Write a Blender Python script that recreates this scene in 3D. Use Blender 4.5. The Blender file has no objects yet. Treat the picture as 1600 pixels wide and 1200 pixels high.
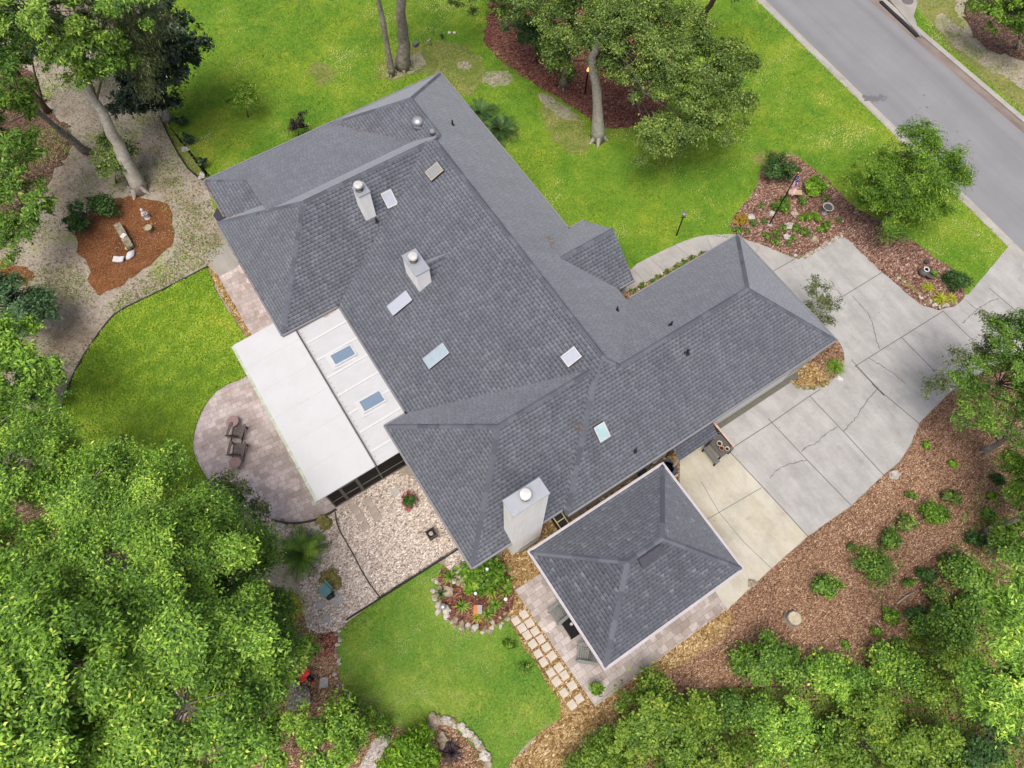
import bpy, math, random
import numpy as np
from mathutils import Vector, Matrix
from math import radians as R_, sin, cos, pi

# ------------------------------------------------------------------ scene, camera, light
sc = bpy.context.scene
COL = sc.collection
F_PX, PITCH, ROLL, YAW, CAM_H = 1090.32, R_(65.981), R_(0.7837), R_(-33.628), 34.0
def cam_axes():
    cy, sy = cos(YAW), sin(YAW)
    fwd = Vector((-sy*cos(PITCH), cy*cos(PITCH), -sin(PITCH)))
    right = Vector((cy, sy, 0)); up = right.cross(fwd)
    r2 = right*cos(ROLL)+up*sin(ROLL); u2 = up*cos(ROLL)-right*sin(ROLL)
    return r2, u2, fwd
AX_R, AX_U, AX_F = cam_axes()
cd = bpy.data.cameras.new('camera'); cam = bpy.data.objects.new('camera', cd); COL.objects.link(cam)
cd.sensor_width = 36; cd.lens = F_PX/1600*36; cd.clip_end = 2000; cd.clip_start = 0.5
m = Matrix((AX_R, AX_U, -AX_F)).transposed().to_4x4(); m.translation = (0, 0, CAM_H)
cam.matrix_world = m; sc.camera = cam

SUN_EL, SUN_AZ = R_(70), R_(-130)      # azimuth measured from +Y towards +X
w = bpy.data.worlds.new('World'); sc.world = w; w.use_nodes = True
nt = w.node_tree; bg = nt.nodes['Background']
sky = nt.nodes.new('ShaderNodeTexSky'); sky.sky_type = 'NISHITA'; sky.sun_disc = False
sky.sun_elevation = SUN_EL; sky.sun_rotation = SUN_AZ; sky.dust_density = 6.0; sky.air_density = 0.6; sky.ozone_density = 0.6
nt.links.new(sky.outputs[0], bg.inputs[0]); bg.inputs[1].default_value = 0.15
sd = bpy.data.lights.new('sun', 'SUN'); sd.energy = 1.9; sd.angle = R_(30); sd.color = (1, .975, .925)
so = bpy.data.objects.new('sun', sd); COL.objects.link(so)
so.rotation_euler = Vector((sin(SUN_AZ)*cos(SUN_EL), cos(SUN_AZ)*cos(SUN_EL), sin(SUN_EL))).to_track_quat('Z', 'Y').to_euler()
sc.view_settings.view_transform = 'Standard'; sc.view_settings.look = 'None'
sc.view_settings.exposure = 0.37; sc.view_settings.gamma = 1

def at(px, py, z=0.0):
    """point of the site that the survey pixel (1600x1200) sees at height z"""
    d = AX_R*((px-800)/F_PX) - AX_U*((py-600)/F_PX) + AX_F
    t = (z-CAM_H)/d.z
    return Vector((d.x*t, d.y*t, z))
def P2(pts, z=0.0): return [at(x, y, z) for x, y in pts]

# ------------------------------------------------------------------ mesh helpers
class MB:
    def __init__(s): s.v = []; s.f = []; s.uv = []; s.t = []; s.tint = 0.5
    def face(s, pts, uv=None, tint=None):
        n = len(s.v); s.v += [tuple(p) for p in pts]; s.f.append(tuple(range(n, n+len(pts))))
        s.uv.append(uv); s.t.append(s.tint if tint is None else tint)
    def faces(s, vs, fs, tint=None):
        n = len(s.v); s.v += [tuple(p) for p in vs]
        for f in fs:
            s.f.append(tuple(i+n for i in f)); s.uv.append(None); s.t.append(s.tint if tint is None else tint)
    def box(s, c, d, rz=0, M=None):
        vs = []
        for z in (-.5, .5):
            for x, y in ((-.5, -.5), (.5, -.5), (.5, .5), (-.5, .5)):
                p = Vector((x*d[0], y*d[1], z*d[2]))
                if M is not None: p = M @ p
                elif rz: p = Matrix.Rotation(rz, 3, 'Z') @ p
                vs.append(p+Vector(c))
        s.faces(vs, [(0, 3, 2, 1), (4, 5, 6, 7), (0, 1, 5, 4), (1, 2, 6, 5), (2, 3, 7, 6), (3, 0, 4, 7)])
        return s
    def b2(s, x0, x1, y0, y1, z0, z1): return s.box(((x0+x1)/2, (y0+y1)/2, (z0+z1)/2), (x1-x0, y1-y0, z1-z0))
    def bar(s, a, b, wd, h, up=(0, 0, 1)):
        a = Vector(a); b = Vector(b); d = b-a; L = d.length; d.normalize()
        u = Vector(up); sd_ = d.cross(u)
        if sd_.length < 1e-4: sd_ = d.cross(Vector((1, 0, 0)))
        sd_.normalize(); u = sd_.cross(d)
        M = Matrix((d, sd_, u)).transposed()
        return s.box((a+b)/2, (L, wd, h), M=M)
    def prism(s, poly, z0, z1, caps=True):
        n = len(poly); A = sum(poly[i][0]*poly[(i+1) % n][1]-poly[(i+1) % n][0]*poly[i][1] for i in range(n))
        if A < 0: poly = poly[::-1]
        vs = [(p[0], p[1], z0) for p in poly]+[(p[0], p[1], z1) for p in poly]
        fs = [(i, (i+1) % n, n+(i+1) % n, n+i) for i in range(n)]
        if caps: fs += [tuple(range(n-1, -1, -1)), tuple(range(n, 2*n))]
        s.faces(vs, fs); return s
    def tube(s, pts, rad, n=8, cap=True):
        pts = [Vector(p) for p in pts]
        if not hasattr(rad, '__len__'): rad = [rad]*len(pts)
        vs = []; fs = []; prev = None
        for i, p in enumerate(pts):
            d = (pts[min(i+1, len(pts)-1)]-pts[max(i-1, 0)]).normalized()
            if prev is None:
                a = d.cross(Vector((0, 0, 1)))
                if a.length < 1e-3: a = Vector((1, 0, 0))
            else: a = prev-d*prev.dot(d)
            a.normalize(); prev = a; b = d.cross(a)
            for k in range(n):
                t = 2*pi*k/n; vs.append(p+(a*cos(t)+b*sin(t))*rad[i])
        for i in range(len(pts)-1):
            for k in range(n):
                k2 = (k+1) % n; fs.append((i*n+k, i*n+k2, (i+1)*n+k2, (i+1)*n+k))
        if cap: fs += [tuple(range(n-1, -1, -1)), tuple(range((len(pts)-1)*n, len(pts)*n))]
        s.faces(vs, fs); return s
    def lathe(s, c, prof, n=16):
        vs = []; fs = []
        for r, z in prof:
            for k in range(n): vs.append((c[0]+r*cos(2*pi*k/n), c[1]+r*sin(2*pi*k/n), c[2]+z))
        for i in range(len(prof)-1):
            for k in range(n):
                k2 = (k+1) % n; fs.append((i*n+k, i*n+k2, (i+1)*n+k2, (i+1)*n+k))
        fs += [tuple(range(n-1, -1, -1)), tuple(range((len(prof)-1)*n, len(prof)*n))]
        s.faces(vs, fs); return s
    def lump(s, c, d, rng, jit=.22, sub=2, rz=0):
        vs, fs = ICO[sub]; out = []
        ph = [rng.uniform(0, 6.28) for _ in range(6)]; fr = [rng.uniform(1.5, 3.6) for _ in range(6)]
        Mz = Matrix.Rotation(rz, 3, 'Z')
        for v in vs:
            k = 1+jit*(sin(fr[0]*v[0]*2+ph[0])*.5+sin(fr[1]*v[1]*2+ph[1])*.5+sin(fr[2]*v[2]*2+ph[2])*.5)+rng.uniform(-jit, jit)*.35
            out.append(Mz @ Vector((v[0]*d[0]*k, v[1]*d[1]*k, v[2]*d[2]*k))+Vector(c))
        s.faces(out, fs); return s
    def build(s, name, mat, parent=None, smooth=False, tint=False):
        off = Vector((0, 0, 0)) if parent is None else WORLD[parent.name]
        me = bpy.data.meshes.new(name)
        me.from_pydata([(v[0]-off.x, v[1]-off.y, v[2]-off.z) for v in s.v], [], s.f)
        if any(u is not None for u in s.uv):
            uvl = me.uv_layers.new(name='UVMap')
            for p, u in zip(me.polygons, s.uv):
                if u:
                    for li, q in zip(p.loop_indices, u): uvl.data[li].uv = q
        if tint:
            a = me.attributes.new('tint', 'FLOAT', 'FACE'); a.data.foreach_set('value', [float(t) for t in s.t])
        if smooth: me.polygons.foreach_set('use_smooth', [True]*len(me.polygons))
        me.materials.append(mat)
        o = bpy.data.objects.new(name, me); COL.objects.link(o)
        if parent is not None: o.parent = parent
        WORLD[o.name] = off.copy()
        return o
WORLD = {}
def _ico():
    out = {}
    t = (1+5**.5)/2
    vs = [Vector(v).normalized() for v in ((-1, t, 0), (1, t, 0), (-1, -t, 0), (1, -t, 0), (0, -1, t), (0, 1, t), (0, -1, -t), (0, 1, -t), (t, 0, -1), (t, 0, 1), (-t, 0, -1), (-t, 0, 1))]
    fs = [(0, 11, 5), (0, 5, 1), (0, 1, 7), (0, 7, 10), (0, 10, 11), (1, 5, 9), (5, 11, 4), (11, 10, 2), (10, 7, 6), (7, 1, 8), (3, 9, 4), (3, 4, 2), (3, 2, 6), (3, 6, 8), (3, 8, 9), (4, 9, 5), (2, 4, 11), (6, 2, 10), (8, 6, 7), (9, 8, 1)]
    out[0] = (vs, fs)
    for lv in (1, 2, 3):
        vs = list(vs); nf = []; mid = {}
        def mp(a, b):
            k = (min(a, b), max(a, b))
            if k not in mid: vs.append((vs[a]+vs[b]).normalized()); mid[k] = len(vs)-1
            return mid[k]
        for a, b, c in fs:
            x, y, z = mp(a, b), mp(b, c), mp(c, a); nf += [(a, x, z), (b, y, x), (c, z, y), (x, y, z)]
        fs = nf; out[lv] = (vs, fs)
    return out
ICO = _ico()

def props(o, label=None, cat=None, group=None, kind=None):
    if label: o['label'] = label
    if cat: o['category'] = cat
    if group: o['group'] = group
    if kind: o['kind'] = kind
    return o
def thing(name, label, cat, loc=(0, 0, 0), group=None):
    o = bpy.data.objects.new(name, None); COL.objects.link(o); o.location = loc; o.empty_display_size = .3
    WORLD[o.name] = Vector(loc)
    return props(o, label, cat, group)
def dup(root, loc, rz=0.0, sc_=1.0, label=None, group=None):
    r = root.copy(); COL.objects.link(r); r.location = loc; r.rotation_euler = (0, 0, rz)
    r.scale = (sc_,)*3 if not hasattr(sc_, '__len__') else sc_
    if label: r['label'] = label
    if group: r['group'] = group
    for ch in list(root.children):
        c = ch.copy(); COL.objects.link(c); c.parent = r
        for g in list(ch.children):
            d = g.copy(); COL.objects.link(d); d.parent = c
    return r
def sheet(name, poly, z, mat, kind='structure'):
    """flat ground sheet, polygon of world points, subdivided by fan-safe triangulation of blender"""
    b = MB(); n = len(poly)
    A = sum(poly[i][0]*poly[(i+1) % n][1]-poly[(i+1) % n][0]*poly[i][1] for i in range(n))
    if A < 0: poly = poly[::-1]
    b.face([(p[0], p[1], z) for p in poly])
    return props(b.build(name, mat), kind=kind)
def wobble(pts, rng, amp=.08, step=.35, closed=True):
    """roughen an outline so that bed and lawn edges are not ruler-straight"""
    out = []; n = len(pts)
    for i in range(n if closed else n-1):
        a = pts[i]; b = pts[(i+1) % n]; L = math.hypot(b[0]-a[0], b[1]-a[1]); k = max(1, min(60, int(L/step)))
        for j in range(k):
            t = j/k; out.append(Vector((a[0]+(b[0]-a[0])*t+rng.uniform(-amp, amp), a[1]+(b[1]-a[1])*t+rng.uniform(-amp, amp), 0)))
    if not closed: out.append(pts[-1])
    return out
def smooth_poly(pts, it=2, closed=True):
    pts = [Vector(p) for p in pts]
    for _ in range(it):
        q = []
        n = len(pts)
        for i in range(n if closed else n-1):
            a, b = pts[i], pts[(i+1) % n]; q += [a*.75+b*.25, a*.25+b*.75]
        if not closed: q = [pts[0]]+q+[pts[-1]]
        pts = q
    return pts
def inside(poly, X, Y):
    px = np.array([p[0] for p in poly]); py = np.array([p[1] for p in poly]); n = len(px)
    r = np.zeros(len(X), bool); j = n-1
    for i in range(n):
        c = ((py[i] > Y) != (py[j] > Y))
        with np.errstate(divide='ignore', invalid='ignore'):
            r ^= c & (X < (px[j]-px[i])*(Y-py[i])/(py[j]-py[i])+px[i])
        j = i
    return r

# ------------------------------------------------------------------ materials
def new_mat(name):
    mt = bpy.data.materials.new(name); mt.use_nodes = True
    return mt, mt.node_tree, mt.node_tree.nodes['Principled BSDF']
class NB:
    def __init__(s, name, rough=.8, spec=.3):
        s.m, s.nt, s.b = new_mat(name); s.b.inputs['Roughness'].default_value = rough
        s.b.inputs['Specular IOR Level'].default_value = spec
    def n(s, typ, **kw):
        nd = s.nt.nodes.new('ShaderNode'+typ)
        for k, v in kw.items():
            if k.startswith('i_'):
                key = k[2:].replace('_', ' ')
                nd.inputs[key].default_value = v
            else: setattr(nd, k, v)
        return nd
    def l(s, a, b): s.nt.links.new(a, b)
    def pos(s, scale=(1, 1, 1), rot=0):
        g = s.n('NewGeometry'); mp = s.n('Mapping'); s.l(g.outputs['Position'], mp.inputs['Vector'])
        mp.inputs['Scale'].default_value = scale; mp.inputs['Rotation'].default_value = (0, 0, rot); return mp.outputs[0]
    def objc(s):
        return s.n('TexCoord').outputs['Object']
    def noise(s, vec, scale, detail=4, rough=.55, dist=0.0):
        nd = s.n('TexNoise'); nd.inputs['Scale'].default_value = scale; nd.inputs['Detail'].default_value = detail
        nd.inputs['Roughness'].default_value = rough; nd.inputs['Distortion'].default_value = dist
        s.l(vec, nd.inputs['Vector']); return nd.outputs['Fac']
    def ramp(s, fac, stops, interp='LINEAR'):
        r = s.n('ValToRGB'); cr = r.color_ramp; cr.interpolation = interp
        while len(cr.elements) < len(stops): cr.elements.new(.5)
        for e, (p, c) in zip(cr.elements, stops):
            e.position = p; e.color = (*c, 1) if len(c) == 3 else c
        s.l(fac, r.inputs[0]); return r.outputs[0]
    def mix(s, a, b, fac, mode='MIX'):
        m_ = s.n('MixRGB', blend_type=mode)
        for i, x in ((0, fac), (1, a), (2, b)):
            if hasattr(x, 'is_linked') or hasattr(x, 'links'): s.l(x, m_.inputs[i])
            elif i == 0: m_.inputs[0].default_value = x
            else: m_.inputs[i].default_value = (*x, 1)
        return m_.outputs[0]
    def math(s, op, a, b=None, c=None):
        m_ = s.n('Math', operation=op)
        for i, x in enumerate((a, b, c)):
            if x is None: continue
            if hasattr(x, 'links'): s.l(x, m_.inputs[i])
            else: m_.inputs[i].default_value = x
        return m_.outputs[0]
    def bump(s, h, strength=.4, dist=.02):
        b = s.n('Bump'); b.inputs['Strength'].default_value = strength; b.inputs['Distance'].default_value = dist
        s.l(h, b.inputs['Height']); s.l(b.outputs[0], s.b.inputs['Normal'])
    def col(s, c):
        if hasattr(c, 'links'): s.l(c, s.b.inputs['Base Color'])
        else: s.b.inputs['Base Color'].default_value = (*c, 1)
        return s

def plain(name, c, rough=.6, metal=0, spec=.4, vary=.12, scale=6, bump=0):
    b = NB(name, rough, spec); b.b.inputs['Metallic'].default_value = metal
    f = b.noise(b.objc(), scale, 5, .6)
    lo = tuple(x*(1-vary) for x in c); hi = tuple(min(1, x*(1+vary)) for x in c)
    b.col(b.ramp(f, [(.3, lo), (.7, hi)]))
    if bump: b.bump(b.noise(b.objc(), scale*6, 4), bump, .01)
    return b.m
def mottled(name, fine, fs, big=None, bs=.3, rough=.9, bump=.3, bd=.02, detail=8, spec=.15):
    """two-scale noise colour: fine stops, multiplied by a large scale ramp of natural variation"""
    b = NB(name, rough, spec); p = b.pos()
    f = b.noise(p, fs, detail, .65); c = b.ramp(f, fine)
    if big: c = b.mix(c, b.ramp(b.noise(p, bs, 5, .6, .4), big), 1.0, 'MULTIPLY')
    b.col(c); b.bump(f, bump, bd); return b.m
def chips(name, stops, scale, stretch=1.0, bump=.6, bd=.02, big=None, bs=.35, gap=.35, rough=.9):
    b = NB(name, rough, .2); p = b.pos((1, stretch, 1), .6)
    wob = b.noise(b.pos(), 3, 2); v = b.n('TexVoronoi', feature='F1'); v.inputs['Scale'].default_value = scale
    v.inputs['Randomness'].default_value = 1.0
    add = b.n('VectorMath', operation='ADD'); b.l(p, add.inputs[0]); b.l(wob, add.inputs[1]); b.l(add.outputs[0], v.inputs['Vector'])
    sep = b.n('SeparateColor'); b.l(v.outputs['Color'], sep.inputs[0])
    c = b.ramp(sep.outputs[0], stops)
    e = b.ramp(v.outputs['Distance'], [(.35, (1, 1, 1)), (.85, (gap, gap, gap))])
    c = b.mix(c, e, .85, 'MULTIPLY')
    f2 = b.ramp(b.noise(b.pos(), scale*2.3, 3), [(.3, (.75, .75, .75)), (.7, (1.2, 1.2, 1.2))]); c = b.mix(c, f2, .6, 'MULTIPLY')
    if big: c = b.mix(c, b.ramp(b.noise(b.pos(), bs, 4, .6, .3), big), 1.0, 'MULTIPLY')
    b.col(c)
    inv = b.math('SUBTRACT', 1.0, v.outputs['Distance']); b.bump(inv, bump, bd); return b.m
def foliage(name, stops, trans=.25, rough=.55, spec=.35):
    b = NB(name, rough, spec); a = b.n('Attribute', attribute_name='tint'); c = b.ramp(a.outputs['Fac'], stops)
    b.col(c); tr = b.n('BsdfTranslucent'); b.l(b.mix(c, (1.0, 1.0, .55), 1.0, 'MULTIPLY'), tr.inputs['Color'])
    mx = b.n('MixShader'); mx.inputs[0].default_value = trans
    b.l(b.b.outputs[0], mx.inputs[1]); b.l(tr.outputs[0], mx.inputs[2])
    out = b.nt.nodes['Material Output']; b.l(mx.outputs[0], out.inputs['Surface']); return b.m
def tinted(name, stops, rough=.8, spec=.2, bump=0, bs=30):
    b = NB(name, rough, spec); a = b.n('Attribute', attribute_name='tint'); c = b.ramp(a.outputs['Fac'], stops)
    c = b.mix(c, b.ramp(b.noise(b.objc(), bs, 4), [(.3, (.8, .8, .8)), (.7, (1.15, 1.15, 1.15))]), .8, 'MULTIPLY')
    b.col(c)
    if bump: b.bump(b.noise(b.objc(), bs, 4), bump, .01)
    return b.m
# ---- material library
def shingle_mat(name, stops):
    b = NB(name, .88, .25); b.b.inputs['Sheen Weight'].default_value = .40; b.b.inputs['Sheen Roughness'].default_value = .6; b.b.inputs['Sheen Tint'].default_value = (.86, .93, 1.0, 1)
    uv = b.n('UVMap').outputs[0]; sx = b.n('SeparateXYZ'); b.l(uv, sx.inputs[0]); u, v = sx.outputs[0], sx.outputs[1]
    vr = b.math('DIVIDE', v, .185); row = b.math('FLOOR', vr); fr = b.math('FRACT', vr)
    wr = b.n('TexWhiteNoise', noise_dimensions='1D'); b.l(row, wr.inputs['W'])
    uu = b.math('DIVIDE', b.math('ADD', u, b.math('MULTIPLY', wr.outputs['Value'], 9.0)), .23)
    sc2 = b.n('CombineXYZ'); b.l(u, sc2.inputs[0]); b.l(b.math('MULTIPLY', row, 3.7), sc2.inputs[1])
    uu = b.math('ADD', uu, b.math('MULTIPLY', b.noise(sc2.outputs[0], 2.5, 1), 1.0))
    tab = b.math('FLOOR', uu); fu = b.math('FRACT', uu)
    cb = b.n('CombineXYZ'); b.l(tab, cb.inputs[0]); b.l(row, cb.inputs[1])
    wn = b.n('TexWhiteNoise', noise_dimensions='2D'); b.l(cb.outputs[0], wn.inputs['Vector'])
    c = b.ramp(wn.outputs['Value'], stops)
    wsep = b.n('SeparateColor'); b.l(wn.outputs['Color'], wsep.inputs[0])
    thr = b.math('MULTIPLY_ADD', wsep.outputs[1], .26, .22)
    cut = b.math('MULTIPLY', b.math('LESS_THAN', fu, thr), b.math('LESS_THAN', fr, .72))
    c = b.mix(c, (.56, .56, .59), b.math('MULTIPLY', cut, .95), 'MULTIPLY')
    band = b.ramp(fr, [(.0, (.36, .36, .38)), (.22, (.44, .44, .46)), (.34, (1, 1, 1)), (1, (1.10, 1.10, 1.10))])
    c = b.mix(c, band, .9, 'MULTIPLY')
    gr = b.ramp(b.noise(uv, 45, 3), [(.3, (.82, .82, .82)), (.7, (1.18, 1.18, 1.18))]); c = b.mix(c, gr, .8, 'MULTIPLY')
    big = b.ramp(b.noise(uv, .55, 5, .65, .6), [(.3, (.84, .84, .86)), (.7, (1.1, 1.1, 1.08))]); c = b.mix(c, big, 1, 'MULTIPLY')
    streak_v = b.n('Mapping'); b.l(uv, streak_v.inputs['Vector']); streak_v.inputs['Scale'].default_value = (2.2, .18, 1)
    st = b.ramp(b.noise(streak_v.outputs[0], 1.0, 4), [(.35, (.9, .9, .9)), (.65, (1.06, 1.06, 1.06))]); c = b.mix(c, st, 1, 'MULTIPLY')
    b.col(c)
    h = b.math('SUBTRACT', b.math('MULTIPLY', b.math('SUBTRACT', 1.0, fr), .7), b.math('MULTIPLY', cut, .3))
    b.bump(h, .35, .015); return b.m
SH = [(0, (0.084, 0.090, 0.105)), (.3, (0.095, 0.102, 0.119)), (.7, (0.106, 0.114, 0.134)), (1, (0.123, 0.131, 0.153))]
SHP = [(0, (0.060, 0.065, 0.078)), (.4, (0.071, 0.075, 0.092)), (.8, (0.083, 0.089, 0.108)), (.93, (0.095, 0.103, 0.124)), (1, (0.136, 0.144, 0.165))]
MT = {}
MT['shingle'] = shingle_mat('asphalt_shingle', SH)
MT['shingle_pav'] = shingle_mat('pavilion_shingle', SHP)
MT['cap'] = tinted('ridge_cap_shingle', [(0, (.076, .083, .10)), (.5, (.098, .106, .127)), (1, (.122, .131, .155))], .9, .2)
MT['white_metal'] = plain('white_roof_panel', (.415, .425, .435), .55, 0, .3, .03, 1.2)
MT['white_trim'] = plain('white_trim', (.48, .48, .48), .45, 0, .4, .04)
MT['gutter'] = plain('eave_gutter_paint', (.17, .17, .182), .5, 0, .4, .06)
MT['pav_trim'] = plain('pavilion_fascia', (.37, .35, .36), .5, 0, .4, .10, 2.5)
MT['stucco'] = plain('chimney_stucco', (.80, .795, .77), .85, 0, .2, .07, 2.0, .15)
def stained(name, c, dirt=(.80, .79, .75), rough=.8):
    q = NB(name, rough, .25); o_ = q.objc(); mp_ = q.n('Mapping'); q.l(o_, mp_.inputs['Vector']); mp_.inputs['Scale'].default_value = (5, 5, .5)
    s1 = q.ramp(q.noise(mp_.outputs[0], 1.0, 5), [(.32, dirt), (.58, (1, 1, 1))]); s2 = q.ramp(q.noise(o_, 1.3, 6, .6, .5), [(.28, (.945, .94, .93)), (.6, (1.01, 1.01, 1.01))]); s3 = q.ramp(q.noise(o_, 40, 3), [(.3, (.96, .96, .96)), (.7, (1.03, 1.03, 1.03))])
    base = q.n('RGB'); base.outputs[0].default_value = (*c, 1)
    q.col(q.mix(q.mix(q.mix(base.outputs[0], s1, .8, 'MULTIPLY'), s2, .9, 'MULTIPLY'), s3, .8, 'MULTIPLY')); q.bump(q.noise(o_, 45, 3), .12, .005); return q.m
MT['stucco'] = stained('chimney_stucco_stained', (.83, .83, .815), (.90, .895, .88))
MT['white_metal'] = stained('white_panel_weathered', (.465, .472, .48), (.985, .985, .98), .5)
MT['wall'] = plain('house_wall_siding', (.36, .36, .34), .8, 0, .2, .08)
MT['soffit'] = plain('soffit_board', (.4, .4, .39), .8)
MT['chim_cap'] = plain('chimney_cap_metal', (.31, .33, .36), .35, .25, .5, .06, 3)
MT['flue'] = plain('flue_metal', (.62, .61, .58), .35, .4, .5, .05)
MT['flue_dark'] = plain('flue_collar_dark', (.12, .12, .10), .5, .3, .5)
MT['black_metal'] = plain('black_metal', (.012, .012, .014), .45, .3, .5)
MT['black'] = plain('black_rubber', (.015, .015, .017), .7)
MT['frame_dark'] = plain('bronze_frame', (.035, .03, .03), .4, .2)
MT['frame_tan'] = plain('tan_frame', (.36, .29, .245), .5)
MT['frame_white'] = plain('white_frame', (.47, .47, .47), .4)
MT['pane_white'] = plain('milky_dome', (.34, .37, .42), .12, 0, .6, .04)
MT['pane_pale'] = plain('pale_glass', (.28, .345, .385), .06, 0, .8, .08)
MT['pane_grey'] = plain('grey_glass', (.22, .235, .225), .12, 0, .8, .06)
MT['pane_blue'] = plain('blue_glass', (.14, .20, .27), .05, 0, .9, .05)
MT['pane_green'] = plain('greenish_glass', (.33, .47, .47), .05, 0, .9, .12, 2)
MT['screen'] = plain('insect_screen', (.022, .020, .018), .8, 0, .1, .2)
MT['screen_frame'] = plain('screen_frame_bronze', (.10, .09, .08), .5, .1)
MT['gutter_moss'] = plain('mossy_gutter', (.36, .41, .31), .8, 0, .2, .2, 3)
MT['seam'] = plain('dull_aluminium', (.30, .30, .30), .5, .2)
MT['wood_pale'] = plain('pale_lumber', (.52, .42, .22), .8, 0, .2, .15)
MT['wood_dark'] = plain('dark_stained_wood', (.05, .045, .045), .7, 0, .2, .3, 12)
MT['lattice'] = plain('brown_lattice', (.06, .035, .022), .8, 0, .2, .25)
MT['rail_pink'] = plain('weathered_pink_rail', (.46, .33, .27), .8, 0, .2, .12)
MT['terracotta'] = plain('terracotta', (.42, .20, .12), .8, 0, .2, .15)
MT['pot_pale'] = plain('pale_clay_pot', (.42, .39, .31), .8, 0, .2, .15)
MT['concrete_obj'] = plain('cast_stone', (.34, .33, .31), .9, 0, .2, .18, 9, .2)
MT['white_stone'] = plain('white_cast_stone', (.50, .485, .49), .8, 0, .3, .10, 8)
MT['soil'] = plain('potting_soil', (.03, .02, .014), .95, 0, .1, .3, 20)
MT['chair_brown'] = plain('weathered_brown_slats', (.105, .088, .080), .7, 0, .25, .18, 10)
MT['chair_grey'] = plain('grey_resin', (.155, .165, .152), .6, 0, .3, .10, 10)
MT['table_rust'] = plain('rusty_table_top', (.26, .17, .165), .8, 0, .2, .2, 12)
MT['rock'] = mottled('fieldstone', [(.2, (0.085, 0.071, 0.048)), (.5, (0.281, 0.241, 0.176)), (.8, (0.493, 0.448, 0.368))], 4.5, [(.3, (.7, .68, .62)), (.7, (1.15, 1.1, 1.1))], 1.2, .9, .5, .03)
MT['rock_pale'] = mottled('pale_limestone', [(.2, (0.203, 0.190, 0.166)), (.5, (0.390, 0.365, 0.324)), (.8, (0.530, 0.502, 0.446))], 4, None, 1, .9, .4, .03)
MT['rock_moss'] = mottled('mossy_rock', [(.25, (.05, .045, .012)), (.5, (.16, .14, .045)), (.75, (.33, .29, .14))], 7, None, 1, .95, .6, .03)
MT['rock_dark'] = mottled('dark_pitted_rock', [(.3, (0.045, 0.041, 0.030)), (.5, (0.300, 0.270, 0.195)), (.7, (0.750, 0.720, 0.630))], 9, None, 1, .95, .8, .04)

# ------------------------------------------------------------------ the house
house = thing('house', 'long single storey house with grey shingle hip roofs and three white chimneys', 'house', (9, 15, 0))

def clip(poly, f):
    out = []; n = len(poly)
    for i in range(n):
        a, b = poly[i], poly[(i+1) % n]; fa, fb = f(a), f(b)
        if fa <= 1e-9: out.append(a)
        if (fa < -1e-9 and fb > 1e-9) or (fa > 1e-9 and fb < -1e-9):
            t = fa/(fa-fb); out.append((a[0]+(b[0]-a[0])*t, a[1]+(b[1]-a[1])*t))
    return out
def hip_block(mb, rect, dom, ze=2.7, W=None, E=None, S=None, N=None):
    x0, x1, y0, y1 = rect; a, b, c, d = dom
    pl = []
    if W: pl.append((W, lambda p: ze+W*(p[0]-x0), lambda p, q=math.hypot(1, W): (p[1], (p[0]-x0)*q)))
    if E: pl.append((E, lambda p: ze+E*(x1-p[0]), lambda p, q=math.hypot(1, E): (-p[1]+50, (x1-p[0])*q)))
    if S: pl.append((S, lambda p: ze+S*(p[1]-y0), lambda p, q=math.hypot(1, S): (p[0]+20, (p[1]-y0)*q)))
    if N: pl.append((N, lambda p: ze+N*(y1-p[1]), lambda p, q=math.hypot(1, N): (-p[0]+90, (y1-p[1])*q)))
    for i, (s, z, uv) in enumerate(pl):
        poly = [(a, c), (b, c), (b, d), (a, d)]
        for j, (s2, z2, _) in enumerate(pl):
            if j != i: poly = clip(poly, lambda p: z(p)-z2(p))
            if len(poly) < 3: break
        if len(poly) >= 3: mb.face([(p[0], p[1], z(p)) for p in poly], [uv(p) for p in poly])
def caps(mb, pts, rng, half=.115, drop=.075):
    for a, b in zip(pts, pts[1:]):
        a = Vector(a); b = Vector(b); d = b-a; L = d.length; d.normalize(); s = d.cross(Vector((0, 0, 1))).normalized()
        n = max(1, int(L/.21)); tn = rng.random()
        for i in range(n):
            if i % rng.choice((2, 3)) == 0: tn = rng.random()
            p = a+d*(L*i/n)+Vector((0, 0, .022)); q = a+d*(L*(i+1)/n+.02)+Vector((0, 0, .034))
            dn = Vector((0, 0, -drop))
            mb.face([p-s*half+dn, q-s*half+dn, q, p], tint=tn); mb.face([p, q, q+s*half+dn, p+s*half+dn], tint=tn)
rng = random.Random(4)
rf = MB(); k = .8
hip_block(rf, (2.63, 15.35, 4.803, 28.40), (2.63, 15.35, 8.9, 28.40), 2.7, .41, k, k, k)
hip_block(rf, (2.63, 15.35, 4.803, 28.40), (10.1, 15.35, 4.803, 8.9), 2.7, .41, k, k, k)
hip_block(rf, (7.85, 15.347, 0, 31.5), (7.85, 15.347, 22, 31.5), 2.7, k, k, None, k)
hip_block(rf, (-.56, 0, 20.2, 28.45), (-.56, 11.2, 20.2, 28.45), 2.7, k, None, k, k)
hip_block(rf, (0, 0, 0, 31.5), (1.9, 10.6, 25.78, 31.5), 2.7, None, None, None, .37)
hip_block(rf, (-.05, 0, 0, 31.5), (-.05, 2.0, 26.3, 31.5), 2.697, .37, None, None, .37)
hip_block(rf, (1.45, 0, 5.15, 13.05), (1.45, 10.7, 5.15, 13.05), 2.7, k, None, k, k)
hip_block(rf, (6.3, 22.85, 4.8, 12.4), (6.3, 22.85, 4.8, 12.4), 2.7, k, k, k, k)
hip_block(rf, (0, 0, 13.2, 17.7), (12.5, 16.4, 13.2, 17.7), 2.7, None, None, k, k)
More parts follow.
